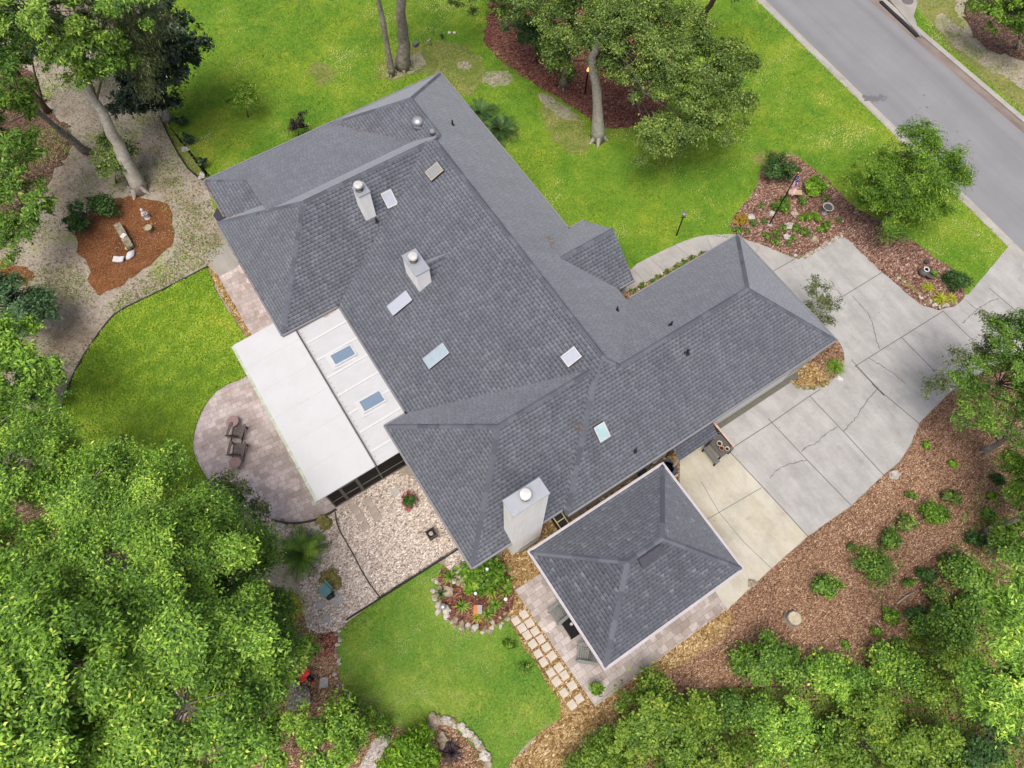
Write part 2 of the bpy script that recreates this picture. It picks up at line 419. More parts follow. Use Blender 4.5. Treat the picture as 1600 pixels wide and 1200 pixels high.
# saddle behind the middle chimney
zs = 2.7+.41*(6.95-2.63)
rf.face([(6.95, 17.76, zs), (8.35, 18.43, zs+.41*1.4+.01), (6.95, 18.43, zs+.58)], [(0, 0), (1.4, .7), (0, .7)])
rf.face([(6.95, 18.43, zs+.58), (8.35, 18.43, zs+.41*1.4+.01), (6.95, 19.1, zs)], [(0, .7), (1.4, .7), (0, 0)])
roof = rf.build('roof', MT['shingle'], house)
cp = MB()
for line in ([(11.04, 24.0, 6.15), (11.04, 9.11, 6.15), (11.55, 8.6, 5.74), (19.05, 8.6, 5.74)], [(11.04, 9.2, 6.15), (10.1, 8.6, 5.74), (6.3, 4.8, 2.7)],
             [(19.05, 8.6, 5.74), (22.85, 4.8, 2.7)], [(19.05, 8.6, 5.74), (22.85, 12.4, 2.7)],
             [(11.04, 24.09, 6.15), (11.6, 24.65, 5.7), (11.6, 27.75, 5.7), (15.35, 31.5, 2.7)], [(11.6, 27.75, 5.7), (7.85, 31.5, 2.7)],
             [(-.56, 20.2, 2.7), (3.565, 24.325, 6.0), (10.7, 24.325, 6.0)], [(-.56, 28.45, 2.7), (3.565, 24.325, 6.0)],
             [(-.05, 31.5, 2.7), (1.9, 29.55, 3.42)], [(1.45, 5.15, 2.7), (5.4, 9.1, 5.86), (10.4, 9.1, 5.86)], [(1.45, 13.05, 2.7), (5.4, 9.1, 5.86)],
             [(13.15, 15.45, 4.5), (16.4, 15.45, 4.5)]):
    caps(cp, line, rng)
roof_loc = WORLD[roof.name]
o = cp.build('ridge_cap', MT['cap'], house, tint=True)
# walls, soffits, gables
wl = MB()
blocks = [(2.63, 15.35, 9, 28.4), (7.85, 15.35, 22, 31.5), (-.56, 11, 20.2, 28.45), (-.05, 10, 27, 31.5), (1.45, 10, 5.15, 13.05), (6.3, 22.85, 4.8, 12.4)]
ins = {5: (.35, .35, .16, .35)}
for i, (a, b_, c, d) in enumerate(blocks):
    q = ins.get(i, (.38,)*4); e = .004*i
    wl.b2(a+q[0]+e, b_-q[1]-e, c+q[2]+e, d-q[3]-e, 0, 2.58-e)
wl.face([(2.0, 25.85, 3.2), (2.0, 29.6, 3.3), (2.0, 29.4, 3.45), (2.0, 25.85, 4.77)])
wl.face([(16.15, 13.4, 2.5), (16.15, 17.5, 2.5), (16.15, 15.45, 4.28)])
wl.build('wall', MT['wall'], house)
sf = MB()
for i, (a, b_, c, d) in enumerate(blocks+[(14.8, 16.35, 13.25, 17.65)]):
    z = 2.6+.005*i; sf.face([(a+.02, c+.02, z), (b_-.02, c+.02, z), (b_-.02, d-.02, z), (a+.02, d-.02, z)])
sf.build('soffit', MT['soffit'], house)
for y in (13.45, 17.4): MB().b2(15.95, 16.15, y-.1, y+.1, 0, 2.6).build('porch_post', MT['white_trim'], house)
def gut(x0, y0, x1, y1):
    g = MB(); g.bar((x0, y0, 2.655), (x1, y1, 2.655), .09, .11); return g.build('gutter', MT['gutter'], house)
e = .05
for s in ((-.56-e, 20.2, -.56-e, 28.5), (-.6, 20.2-e, 2.55, 20.2-e), (2.63-e, 13.2, 2.63-e, 20.1), (1.45-e, 5.1, 1.45-e, 13.1), (1.4, 13.05+e, 2.55, 13.05+e),
          (1.45, 5.15-e, 6.25, 5.15-e), (6.3, 4.8-e, 22.85, 4.8-e), (22.85+e, 4.75, 22.85+e, 12.45), (15.5, 12.4+e, 22.8, 12.4+e), (15.35+e, 17.8, 15.35+e, 31.55),
          (-.05, 31.5+e, 15.4, 31.5+e), (-.05-e, 28.6, -.05-e, 31.55), (15.45, 13.2-e, 16.4, 13.2-e), (15.45, 17.7+e, 16.4, 17.7+e)):
    gut(*s)
# garage door on the long south side
g = MB(); g.b2(15.6, 20.6, 4.90, 4.94, .06, 2.25)
for i in range(4): g.b2(15.62, 20.58, 4.885, 4.90, .12+i*.53, .58+i*.53)
g.build('garage_door', MT['white_trim'], house)
g = MB(); g.b2(14.2, 21.6, 4.62, 4.92, .012, .06); g.build('door_sill', plain('dark_sill', (.11, .105, .085), .9), house)  # dark olive strip along the foot of the garage wall

def chimney(x0, x1, y0, y1, zb, zt, fx, fy, name='chimney', split=None):
    c = MB(); c.b2(x0, x1, y0, y1, zb, zt); ch = c.build(name, MT['stucco'], house)
    c = MB(); c.b2(x0-.035, x1+.035, y0-.035, y1+.035, zt, zt+.05); c.build('chimney_cap', MT['chim_cap'], ch)
    c = MB(); c.lathe((fx, fy, zt+.05), [(.2, 0), (.17, .03), (.13, .04), (.13, .22), (.19, .22), (.19, .30)], 20); c.build('flue_collar', MT['flue_dark'], ch, True)
    c = MB(); c.lathe((fx, fy, zt+.35), [(.235, 0), (.235, .10), (.21, .13), (.02, .15)], 24); c.build('flue_cap', MT['flue'], ch)
    return ch
c1 = chimney(5.93, 6.52, 22.64, 23.32, 4.2, 6.5, 6.15, 23.0)
c2 = chimney(6.22, 6.95, 17.76, 19.10, 3.6, 5.6, 6.55, 18.55)
c3 = chimney(3.5, 5.12, 5.045, 5.74, 0, 8.0, 4.28, 5.42)
c3['label'] = 'tallest wide white chimney rising from the ground at the low eave'
c1['label'] = 'narrow white chimney beside the highest skylight'; c2['label'] = 'white chimney on the middle of the broad roof slope'
c = MB(); c.b2(3.9, 5.0, 4.9, 5.04, .05, .35); c.build('cleanout_vent', MT['flue_dark'], house)

def skylight(pts_c, udir, vdir, lu, lv, fr, pane, h=.12, label=None, fw=.05):
    u = Vector(udir).normalized(); v = Vector(vdir).normalized(); nrm = u.cross(v)
    if nrm.z < 0: nrm = -nrm; 
    Mx = Matrix((u, v, nrm)).transposed(); c = Vector(pts_c)
    s = MB(); s.box(c+nrm*h*.5, (lu, lv, h), M=Mx); sk = s.build('skylight', MT['frame_dark'], house)
    s = MB()
    for a in (-1, 1):
        s.box(c+nrm*(h+.012)+u*a*(lu-fw)/2, (fw, lv, .026), M=Mx); s.box(c+nrm*(h+.012)+v*a*(lv-fw)/2, (lu-2*fw, fw, .026), M=Mx)
    s.build('frame', fr, sk)
    s = MB(); s.box(c+nrm*(h+.006), (lu-2*fw, lv-2*fw, .018), M=Mx); s.build('pane', pane, sk)
    if label: sk['label'] = label
    return sk
S2u, S2v = (1, 0, 0), (0, 1, .8); Wu, Wv = (1, 0, .41), (0, 1, 0)
skylight((7.51, 23.0, 2.7+.8*2.8), S2u, S2v, .60, .82, MT['frame_white'], MT['pane_white'], .1, 'small white skylight next to the upper chimney')
skylight((10.1, 22.54, 2.7+.41*7.47), Wu, Wv, .82, .66, MT['frame_tan'], MT['pane_grey'], .14, 'tan framed skylight near the upper ridge')
skylight((5.17, 17.92, 2.7+.41*2.54), Wu, Wv, 1.28, .66, MT['pane_white'], MT['pane_white'], .12, 'long milky skylight below the middle chimney', .02)
skylight((5.21, 14.4, 2.7+.41*2.58), Wu, Wv, 1.28, .66, MT['pane_white'], MT['pane_pale'], .12, 'long pale blue skylight low on the broad slope', .03)
skylight((9.97, 10.14, 2.7+.41*7.34), Wu, Wv, .78, .62, MT['frame_white'], MT['pane_white'], .12, 'square white skylight at the valley near the ridge end', .04)
skylight((9.42, 6.86, 2.7+.8*2.06), S2u, S2v, .58, .80, MT['frame_white'], MT['pane_green'], .12, 'green glazed skylight above the pavilion roof')
def pipe(x, y, z, r=.05, h=.32, nm='vent_pipe', mt='black'):
    p = MB(); p.tube([(x, y, z-.1), (x, y, z+h)], r, 10); p.lathe((x, y, z-.02), [(r*2.4, 0), (r*1.3, .06)], 12); p.build(nm, MT[mt], house)
for x, y, z in ((13.03, 25.88, 4.56), (6.4, 22.43, 4.48), (14.05, 11.77, 3.74), (14.98, 9.16, 5.29), (14.86, 7.66, 4.99), (10.53, 5.47, 3.24)): pipe(x, y, z)
p = MB(); p.lathe((11.15, 26.25, 5.25), [(.34, 0), (.24, .1), (.2, .18), (.3, .22), (.32, .3), (.24, .42), (.08, .48)], 20); p.build('turbine_vent', plain('galvanised_vent', (.36, .37, .39), .4, .5), house, True)
p = MB(); p.lathe((11.42, 25.1, 5.6), [(.2, 0), (.18, .12), (.1, .2), (.02, .22)], 16); p.build('vent_hood', MT['gutter'], house, True)
p = MB()
for dx, dy in ((0, 0), (.2, .03)): p.tube([(14.72+dx, 7.72+dy, 4.9), (14.72+dx, 7.72+dy, 5.2)], .045, 8)
p.build('vent_pipe', MT['black'], house)
# small hood roof in the corner by the left wing, and lean-to over a dark recess
p = MB(); q = [at(340, 322, 2.4), at(353, 338, 2.4), at(340, 347, 2.4), at(333, 337, 2.4)]; p.prism([(v.x, v.y) for v in q], 2.3, 2.4); p.build('bay_roof', MT['shingle_pav'], house)
lean = MB(); A = at(1061, 718, 2.15); B = at(1123, 681, 2.15)
x0, x1, yo = A.x, B.x, (A.y+B.y)/2
lean.face([(x0, yo, 2.15), (x1, yo, 2.15), (x1, 4.93, 2.55), (x0, 4.93, 2.55)], [(0, 0), (x1-x0, 0), (x1-x0, 1.1), (0, 1.1)])
lean.face([(x0, yo, 2.07), (x0, yo, 2.15), (x0, 4.93, 2.55), (x0, 4.93, 2.47)]); lean.face([(x1, yo, 2.07), (x1, 4.93, 2.47), (x1, 4.93, 2.55), (x1, yo, 2.15)]); lean.face([(x0, yo, 2.07), (x1, yo, 2.07), (x1, yo, 2.15), (x0, yo, 2.15)])
lr = lean.build('lean_to_roof', MT['shingle_pav'], house)
MB().b2(x0+.03, x0+.11, yo+.05, yo+.13, 0, 2.1).build('lean_to_post', MT['white_trim'], house); MB().b2(x0+.3, x1-.3, 4.90, 4.945, .02, 2.05).build('dark_recess_panel', MT['frame_dark'], house)  # dark panel stands in for the shaded interior under the lean-to
p = MB(); p.b2(x1-.1, x1-.02, yo+.05, yo+.13, 0, 2.1); p.build('lean_to_post', MT['wood_dark'], house)

# ------------------------------------------------------------------ screened porch with white panel roof
por = thing('screened_porch', 'screened porch with flat white insulated panel roof and two blue skylights', 'porch', (0, 16, 0))
XL, XM, XR, YS, YN = -2.9, .07, 2.56, 11.6, 21.15
p = MB()
p.faces([(XL, YS, 2.36), (XM, YS, 2.46), (XM, YN, 2.46), (XL, YN, 2.36), (XL, YS, 2.46), (XM, YS, 2.56), (XM, YN, 2.56), (XL, YN, 2.46)], [(0, 3, 2, 1), (4, 5, 6, 7), (0, 1, 5, 4), (1, 2, 6, 5), (2, 3, 7, 6), (3, 0, 4, 7)])
pr = p.build('roof_panel', MT['white_metal'], por)
pjl = plain('panel_joint_line', (.415, .425, .435), .5)
for i in range(1, 6):
    y = YS+i*1.6; MB().bar((XL+.01, y, 2.463), (XM-.01, y, 2.563), .022, .008).build('panel_seam', pjl, pr)
p = MB(); z0, z1 = 2.49, 2.60
p.faces([(XM+.1, YS, z0-.06), (XR, YS, z1-.06), (XR, 20.2, z1-.06), (XM+.1, 20.2, z0-.06), (XM+.1, YS, z0), (XR, YS, z1), (XR, 20.2, z1), (XM+.1, 20.2, z0)], [(0, 3, 2, 1), (4, 5, 6, 7), (0, 1, 5, 4), (1, 2, 6, 5), (2, 3, 7, 6), (3, 0, 4, 7)])
up = p.build('upper_panel', plain('upper_panel_paint', (.415, .421, .428), .5, 0, .4, .05, 1.5), por)
p = MB()
for i in range(8):
    y = 12.35+i*1.14; p.bar((XM+.18, y, z0+.02), (XR-.01, y, z1+.02), .13, .05)
p.build('standing_rib', MT['white_trim'], up)
p = MB(); p.bar((XM+.02, YS, 2.57), (XM+.02, YN-.9, 2.57), .05, .05); p.bar((XM+.12, YS+.02, 2.52), (XM+.12, 20.2, 2.52), .05, .04); p.build('roof_seam', MT['seam'], up)
p = MB()
y = YS+.15
while y < 20: MB().box((XM+.24, y, z0+.008), (.07, .06, .03)).build('screw_head', MT['seam'], up); y += .3
p = MB(); p.b2(XL-.14, XL, YS, YN, 2.28, 2.40); por_g = p.build('gutter', MT['gutter_moss'], por)
p = MB()
y = YS+.1
while y < YN: MB().b2(XL-.15, XL+.02, y-.03, y+.03, 2.40, 2.43).build('gutter_strap', MT['white_trim'], por_g); y += .95
for cx, cy, w_ in ((1.48, 17.55, 0), (1.52, 14.55, 0)):
    sk = MB(); sk.b2(cx-.62, cx+.62, cy-.37, cy+.37, 2.54, 2.66); s_ = sk.build('skylight', MT['frame_white'], por)
    sk = MB(); sk.b2(cx-.54, cx+.54, cy-.29, cy+.29, 2.655, 2.67); sk.build('pane', MT['pane_blue'], s_)
    sk = MB(); sk.b2(cx-.8, cx+.75, cy-.5, cy+.46, 2.553, 2.572); sk.build('flashing', MT['white_metal'], s_)
# screened walls: south and west
xs = [-2.52, -1.88, -.95, .1, 1.45]
for i in range(4):
    p = MB(); p.b2(xs[i]+.03, xs[i+1]-.03, YS+.14, YS+.15, .12, 2.34); p.build('screen_panel', MT['screen'], por)
for x in xs: MB().b2(x-.035, x+.035, YS+.10, YS+.18, 0, 2.37).build('porch_post', MT['screen_frame'], por)
for a, b_ in zip(xs, xs[1:]):
    MB().b2(a+.036, b_-.036, YS+.11, YS+.17, .85, .90).build('mid_rail', MT['screen_frame'], por); MB().b2(a+.036, b_-.036, YS+.11, YS+.17, .02, .10).build('kick_rail', MT['screen_frame'], por)
dr = MB(); dr.b2(-1.84, -.99, YS+.10, YS+.13, .06, .16); dr.b2(-1.84, -.99, YS+.10, YS+.13, 1.98, 2.08); dr.b2(-1.84, -1.77, YS+.10, YS+.13, .16, 1.98); dr.b2(-1.06, -.99, YS+.10, YS+.13, .16, 1.98); dr.b2(-1.77, -1.06, YS+.10, YS+.13, .9, .98)
dd = dr.build('screen_door', MT['screen_frame'], por)
MB().b2(-1.1, -1.04, YS+.06, YS+.10, 1.0, 1.14).build('door_handle', MT['black_metal'], dd)
y = YS+.2
while y < YN-.5:
    MB().b2(-2.55, -2.48, y, y+.07, 0, 2.36).build('porch_post', MT['screen_frame'], por)
    MB().b2(-2.52, -2.51, y+.1, y+1.28, .1, 2.34).build('screen_panel', MT['screen'], por); y += 1.32
MB().b2(-2.45, 2.2, YS+.25, 20, .008, .06).build('porch_floor', plain('porch_slab', (.2, .19, .18)), por)

# ------------------------------------------------------------------ pavilion
pav = thing('pavilion', 'square open pavilion with dark shingle hip roof beside the big chimney', 'pavilion', (7.69, 1.5, 0))
PX0, PX1, PY0, PY1 = 3.97, 11.40, -1.32, 4.33
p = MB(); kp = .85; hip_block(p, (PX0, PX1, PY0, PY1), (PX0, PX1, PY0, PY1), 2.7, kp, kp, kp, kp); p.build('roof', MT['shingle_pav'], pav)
h = (PY1-PY0)/2; zr = 2.7+kp*h; cpv = MB()
R0, R1 = (PX0+h, PY0+h, zr), (PX1-h, PY0+h, zr)
for ln in ([R0, R1], [R0, (PX0, PY0, 2.7)], [R0, (PX0, PY1, 2.7)], [R1, (PX1, PY0, 2.7)], [R1, (PX1, PY1, 2.7)]): caps(cpv, ln, rng)
cpv.build('ridge_cap', MT['cap'], pav, tint=True)
for a in ((PX0-.05, PY0-.11, PX0-.05, PY1+.11), (PX1+.05, PY0-.11, PX1+.05, PY1+.11), (PX0, PY0-.06, PX1, PY0-.06), (PX0, PY1+.06, PX1, PY1+.06)):
    MB().bar((a[0], a[1], 2.64), (a[2], a[3], 2.64), .12, .13).build('gutter', MT['pav_trim'], pav)
p = MB(); p.face([(PX0, PY0, 2.62), (PX1, PY0, 2.62), (PX1, PY1, 2.62), (PX0, PY1, 2.62)]); p.build('ceiling', MT['soffit'], pav)
for x in (PX0+.5, PX1-.5):
    for y in (PY0+.5, PY1-.5): MB().b2(x-.09, x+.09, y-.09, y+.09, 0, 2.4).build('post', MT['white_trim'], pav)
for y in (PY0+.5, PY1-.5): MB().b2(PX0+.4, PX1-.4, y-.08, y+.08, 2.4, 2.61).build('beam', MT['white_trim'], pav)
v = at(1014, 868, zr-.4); vz = 2.7+kp*(v.y-PY0)
Mv = Matrix((Vector((1, 0, 0)), Vector((0, 1, kp)).normalized(), Vector((0, -kp, 1)).normalized())).transposed()
p = MB(); p.box(Vector((v.x, v.y, vz))+Mv @ Vector((0, 0, .09)), (1.15, .45, .16), M=Mv); p.build('ridge_vent', plain('slate_grey_vent', (.06, .062, .075), .5), pav)
# ------------------------------------------------------------------ ground
rg = random.Random(11)
def lawn_mat(name, fine, fs, big, bs, rough, bump, bd):
    b = NB(name, rough, .15); p = b.pos(); f = b.noise(p, fs, 8, .65); c_ = b.ramp(f, fine)
    c_ = b.mix(c_, b.ramp(b.noise(p, bs, 5, .6, .4), big), 1.0, 'MULTIPLY')
    c_ = b.mix(c_, b.ramp(b.noise(b.pos((1, 1, 1), .3), .75, 6, .62, .8), [(.32, (.70, .82, .85)), (.46, (.95, .97, 1)), (.56, (1.08, 1.0, 1)), (.68, (1.5, 1.16, 1.55))]), .9, 'MULTIPLY')
    c_ = b.mix(c_, b.ramp(b.noise(p, 2.6, 4, .6), [(.3, (.82, .88, .9)), (.7, (1.2, 1.1, 1.1))]), .8, 'MULTIPLY')
    b.col(c_); b.bump(f, bump, bd); return b.m
MT['lawn'] = lawn_mat('lawn', [(.25, (0.055, 0.122, 0.010)), (.5, (0.112, 0.216, 0.017)), (.75, (0.199, 0.299, 0.034))], 9, [(.30, (.62, .78, .75)), (.47, (1.0, 1.0, 1.0)), (.62, (1.35, 1.12, 1.1)), (.74, (1.9, 1.25, 1.8))], .22, .95, .8, .05)
MT['lawn_s'] = lawn_mat('garden_lawn', [(.25, (0.060, 0.141, 0.016)), (.5, (0.117, 0.221, 0.026)), (.75, (0.191, 0.289, 0.050))], 9, [(.3, (.66, .85, .8)), (.5, (1, 1, 1)), (.7, (1.5, 1.18, 1.4))], .35, .95, .8, .05)
MT['cover'] = mottled('ground_cover_base', [(.3, (0.075, 0.149, 0.008)), (.55, (0.150, 0.270, 0.014)), (.8, (0.255, 0.365, 0.028))], 5, [(.3, (.75, .85, .8)), (.5, (1, 1, 1)), (.7, (1.5, 1.15, 1.3))], .3, .95, .9, .06)
MT['dirt'] = mottled('sandy_ground', [(.25, (0.177, 0.147, 0.112)), (.45, (0.266, 0.235, 0.189)), (.6, (0.339, 0.306, 0.253)), (.8, (0.437, 0.398, 0.334))], 13, [(.28, (.5, .46, .42)), (.42, (.85, .82, .76)), (.55, (1, 1, 1)), (.68, (.85, 1.0, .55)), (.8, (.75, .95, .4))], .33, .95, .2, .015)
MT['sand_patch'] = mottled('pale_sandy_patch', [(.25, (.16, .14, .09)), (.5, (.3, .26, .2)), (.75, (.46, .42, .35))], 6, [(.35, (.6, .75, .4)), (.6, (1, 1, 1))], .9, .95, .6, .03)
MT['worn'] = mottled('worn_grass_patch', [(.25, (.09, .11, .025)), (.5, (.18, .19, .055)), (.75, (.30, .27, .13))], 6, [(.35, (.65, .8, .5)), (.6, (1, 1, 1)), (.75, (1.2, 1.1, 1.2))], .8, .95, .6, .03)
MT['litter'] = chips('leaf_litter', [(0, (.05, .028, .02)), (.35, (.10, .055, .04)), (.7, (.17, .10, .075)), (1, (.28, .19, .14))], 9, 1.6, .7, .03, [(.3, (.6, .6, .6)), (.6, (1, 1, 1)), (.8, (1.1, 1.05, 1.0))], .4)
MT['mulch'] = chips('bark_mulch', [(0, (0.068, 0.035, 0.020)), (.3, (0.184, 0.093, 0.052)), (.65, (0.307, 0.175, 0.104)), (.9, (0.467, 0.312, 0.197)), (1, (0.638, 0.500, 0.343))], 14, 1.7, .8, .03, [(.3, (.72, .70, .70)), (.5, (1, 1, 1)), (.72, (1.2, 1.22, 1.22))], .3)
MT['mulch_red'] = chips('red_bark_mulch', [(0, (.05, .018, .012)), (.3, (.14, .05, .032)), (.7, (.24, .095, .065)), (1, (.40, .22, .17))], 10, 1.7, .8, .03, [(.3, (.75, .72, .7)), (.6, (1, 1, 1)), (.8, (1.15, 1.2, 1.2))], .5)
MT['mulch_bed'] = chips('pink_brown_mulch', [(0, (0.058, 0.028, 0.019)), (.3, (0.163, 0.081, 0.057)), (.65, (0.278, 0.152, 0.109)), (.9, (0.403, 0.266, 0.201)), (1, (0.576, 0.475, 0.393))], 10, 1.6, .8, .03, [(.3, (.75, .72, .7)), (.6, (1, 1, 1)), (.8, (1.12, 1.15, 1.15))], .5)
MT['straw'] = chips('pine_straw', [(0, (.085, .030, .010)), (.4, (.17, .065, .022)), (.8, (.23, .095, .035)), (1, (.33, .16, .075))], 13, 3.5, .6, .02, [(.3, (.7, .66, .62)), (.55, (1, 1, 1)), (.8, (1.15, 1.1, 1.05))], .45, .6)
MT['gravel_w'] = chips('pale_gravel', [(0, (0.151, 0.116, 0.090)), (.22, (0.367, 0.292, 0.235)), (.6, (0.583, 0.495, 0.414)), (.9, (0.713, 0.649, 0.582)), (1, (0.864, 0.825, 0.784))], 13, 1.1, .6, .02, [(.3, (.86, .84, .82)), (.6, (1, 1, 1)), (.8, (1.06, 1.06, 1.08))], .4, .5)
MT['pebble'] = chips('tan_pebble', [(0, (.11, .058, .02)), (.3, (.24, .145, .05)), (.65, (.37, .245, .105)), (.92, (.5, .37, .19)), (1, (.66, .55, .38))], 12, 1.1, .6, .02, [(.3, (.75, .7, .66)), (.55, (1, 1, 1)), (.8, (1.15, 1.18, 1.22))], .35, .45)
MT['path_pale'] = chips('pinkish_path_gravel', [(0, (.25, .2, .18)), (.5, (.42, .36, .33)), (1, (.6, .55, .52))], 16, 1, .5, .02, None, .4, .6)
def concrete(name, c, stain=(.80, .795, .78)):
    b = NB(name, .8, .3); p = b.pos()
    f = b.ramp(b.noise(p, .8, 8, .65, .5), [(.3, tuple(x*.82 for x in c)), (.55, c), (.75, tuple(min(1, x*1.08) for x in c))])
    g = b.ramp(b.noise(b.pos((1, .25, 1), .6), 1.6, 5, .6), [(.3, stain), (.6, (1, 1, 1))])
    s = b.ramp(b.noise(p, 35, 3), [(.3, (.93, .93, .93)), (.7, (1.05, 1.05, 1.05))])
    sp = b.n('TexVoronoi', feature='F1'); sp.inputs['Scale'].default_value = .9; b.l(p, sp.inputs['Vector'])
    dots = b.ramp(sp.outputs['Distance'], [(.02, (.35, .34, .33)), (.045, (1, 1, 1))])
    oil = b.ramp(b.noise(p, 1.3, 3, .5, .3), [(.64, (1, 1, 1)), (.74, (.86, .85, .83))]); edge = b.ramp(b.noise(p, 6, 5, .7), [(.3, (.94, .94, .935)), (.6, (1.02, 1.02, 1.02))])
    b.col(b.mix(b.mix(b.mix(b.mix(b.mix(f, g, 1, 'MULTIPLY'), s, 1, 'MULTIPLY'), dots, .8, 'MULTIPLY'), oil, 1, 'MULTIPLY'), edge, 1, 'MULTIPLY')); b.bump(b.noise(p, 60, 3), .15, .005); return b.m
MT['conc'] = concrete('driveway_concrete', (.345, .341, .330))
MT['conc_beige'] = concrete('beige_concrete', (.42, .40, .335), (.88, .84, .74))
MT['conc_walk'] = concrete('walkway_concrete', (.345, .335, .315))
MT['conc_grey'] = concrete('small_slab_concrete', (.30, .285, .26))
MT['asphalt'] = mottled('worn_asphalt', [(.3, (.18, .184, .189)), (.5, (.204, .208, .213)), (.7, (.222, .227, .233))], 30, [(.3, (.93, .93, .935)), (.7, (1.04, 1.04, 1.04))], .35, .85, .2, .005)
MT['curb'] = concrete('curb_concrete', (.35, .335, .305))
MT['curb_dark'] = concrete('stained_gutter', (.22, .18, .16), (.7, .68, .66))
MT['joint'] = plain('joint_filler', (.12, .115, .108), .95)
MT['crack'] = plain('crack_line', (.15, .145, .135), .95)
def pavers(name, c1, c2, mort, rot, bw=.46, rh=.30):
    b = NB(name, .75, .3); g = b.n('NewGeometry'); mp = b.n('Mapping'); mp.inputs['Rotation'].default_value = (0, 0, rot); b.l(g.outputs['Position'], mp.inputs['Vector'])
    br = b.n('TexBrick', offset=.37, offset_frequency=2, squash=.62, squash_frequency=3); b.l(mp.outputs[0], br.inputs['Vector'])
    br.inputs['Scale'].default_value = 1; br.inputs['Brick Width'].default_value = bw; br.inputs['Row Height'].default_value = rh
    br.inputs['Mortar Size'].default_value = .008; br.inputs['Bias'].default_value = -.1; br.inputs['Color1'].default_value = (*c1, 1); br.inputs['Color2'].default_value = (*c2, 1); br.inputs['Mortar'].default_value = (*mort, 1)
    v = b.n('TexVoronoi', feature='F1'); v.inputs['Scale'].default_value = 1.9; b.l(mp.outputs[0], v.inputs['Vector']); sp = b.n('SeparateColor'); b.l(v.outputs['Color'], sp.inputs[0])
    c = b.mix(br.outputs[0], b.ramp(sp.outputs[0], [(0, (.84, .80, .78)), (.6, (1, 1, 1)), (.93, (1.08, 1.05, 1.05)), (1, (1.35, 1.32, 1.32))]), .9, 'MULTIPLY')
    c = b.mix(c, b.ramp(b.noise(g.outputs['Position'], .45, 5, .6), [(.3, (.78, .75, .70)), (.6, (1.02, 1.02, 1.02))]), 1, 'MULTIPLY')
    c = b.mix(c, b.ramp(b.noise(g.outputs['Position'], 12, 4), [(.3, (.88, .88, .88)), (.7, (1.1, 1.1, 1.1))]), 1, 'MULTIPLY')
    b.col(c); b.bump(br.outputs['Fac'], -.3, .01); return b.m
MT['paver'] = pavers('patio_paver', (.35, .30, .285), (.49, .435, .42), (.25, .21, .195), .12, .40, .27)
MT['paver_grey'] = pavers('pavilion_paver', (.29, .255, .235), (.43, .395, .375), (.2, .175, .15), 0)
MT['step'] = plain('stepping_stone', (.44, .39, .33), .85, 0, .2, .12, 2, .2)
MT['step_grey'] = plain('grey_stepping_stone', (.31, .265, .23), .85, 0, .2, .12, 2, .2)

b = MB(); b.face([(-400, -400, -.03), (400, -400, -.03), (400, 400, -.03), (-400, 400, -.03)]); props(b.build('ground', MT['dirt']), kind='structure')
LZ = .004
LAWN = P2([(-100, -500), (180, -250), (250, -60), (258, 60), (262, 130), (252, 182), (270, 225), (295, 265), (322, 285), (340, 345), (440, 520), (700, 700), (1000, 500), (1250, 560), (1500, 480), (1577, 384), (1183, 0), (1120, -60), (900, -320)])
LAWNw = wobble(LAWN[:9]+LAWN[9:], rg, .05, .6)
sheet('lawn', LAWN, LZ, MT['lawn'])
def sub(name, px, lay, mat, amp=.08, sm=2, step=.3, raw=False):
    q = P2(px)
    if sm: q = smooth_poly(q, sm)
    if amp: q = wobble(q, rg, amp, step)
    sheet(name, q, LZ*lay, MT[mat]); return q
SW_LAWN = sub('garden_lawn', [(528, 990), (545, 968), (620, 915), (700, 868), (785, 950), (803, 968), (847, 1030), (895, 1112), (850, 1137), (800, 1188), (785, 1230), (760, 1260), (735, 1165), (712, 1140), (690, 1132), (660, 1140), (630, 1140), (600, 1130), (565, 1112), (545, 1095), (532, 1070), (526, 1030)], 1, 'lawn_s', .05, 1)
COVER = sub('ground_cover_bed', [(96, 645), (113, 592), (139, 546), (164, 511), (184, 488), (236, 464), (280, 441), (324, 419), (336, 450), (352, 480), (390, 535), (420, 600), (440, 640), (330, 720), (320, 760), (300, 800), (150, 780), (90, 700)], 1, 'cover', .04, 0)
sub('mulch_bed', [(752, 60), (764, 25), (770, -80), (900, -90), (1020, -20), (1065, 110), (1042, 172), (1005, 196), (965, 203), (935, 196), (905, 172), (870, 152), (835, 130), (800, 108), (772, 88)], 2, 'mulch_red', .14)
for px in ([(750, 112), (790, 108), (806, 122), (795, 134), (760, 138)], [(835, 140), (865, 150), (895, 172), (905, 190), (870, 185), (850, 165)], [(640, 85), (665, 80), (660, 108), (615, 125), (600, 118), (612, 108)], [(715, 95), (738, 97), (735, 110), (716, 110)]):
    sub('sand_patch', px, 2, 'sand_patch', .16)
for px in ([(590, 95), (650, 70), (700, 60), (745, 80), (760, 110), (735, 160), (700, 130), (660, 110), (600, 130), (585, 120)], [(860, 150), (930, 205), (915, 245), (880, 240), (840, 180)], [(262, 190), (300, 230), (330, 280), (315, 280), (285, 245), (266, 215)], [(480, 95), (520, 100), (525, 130), (490, 135)], [(1160, 245), (1235, 235), (1262, 247), (1200, 262)]):
    sub('worn_grass', px, 1.5, 'worn', .25)
ISL = [(1138, 358), (1152, 328), (1180, 298), (1186, 266), (1212, 248), (1242, 244), (1266, 257), (1297, 285), (1332, 322), (1372, 342), (1420, 370), (1452, 396), (1480, 413), (1493, 428), (1503, 446), (1510, 462), (1498, 477), (1472, 485), (1446, 481), (1420, 463), (1395, 441), (1356, 405), (1315, 364), (1285, 384), (1250, 404), (1225, 397), (1190, 383), (1160, 373)]
sub('island_bed', ISL, 3, 'mulch_bed', .07, 1)
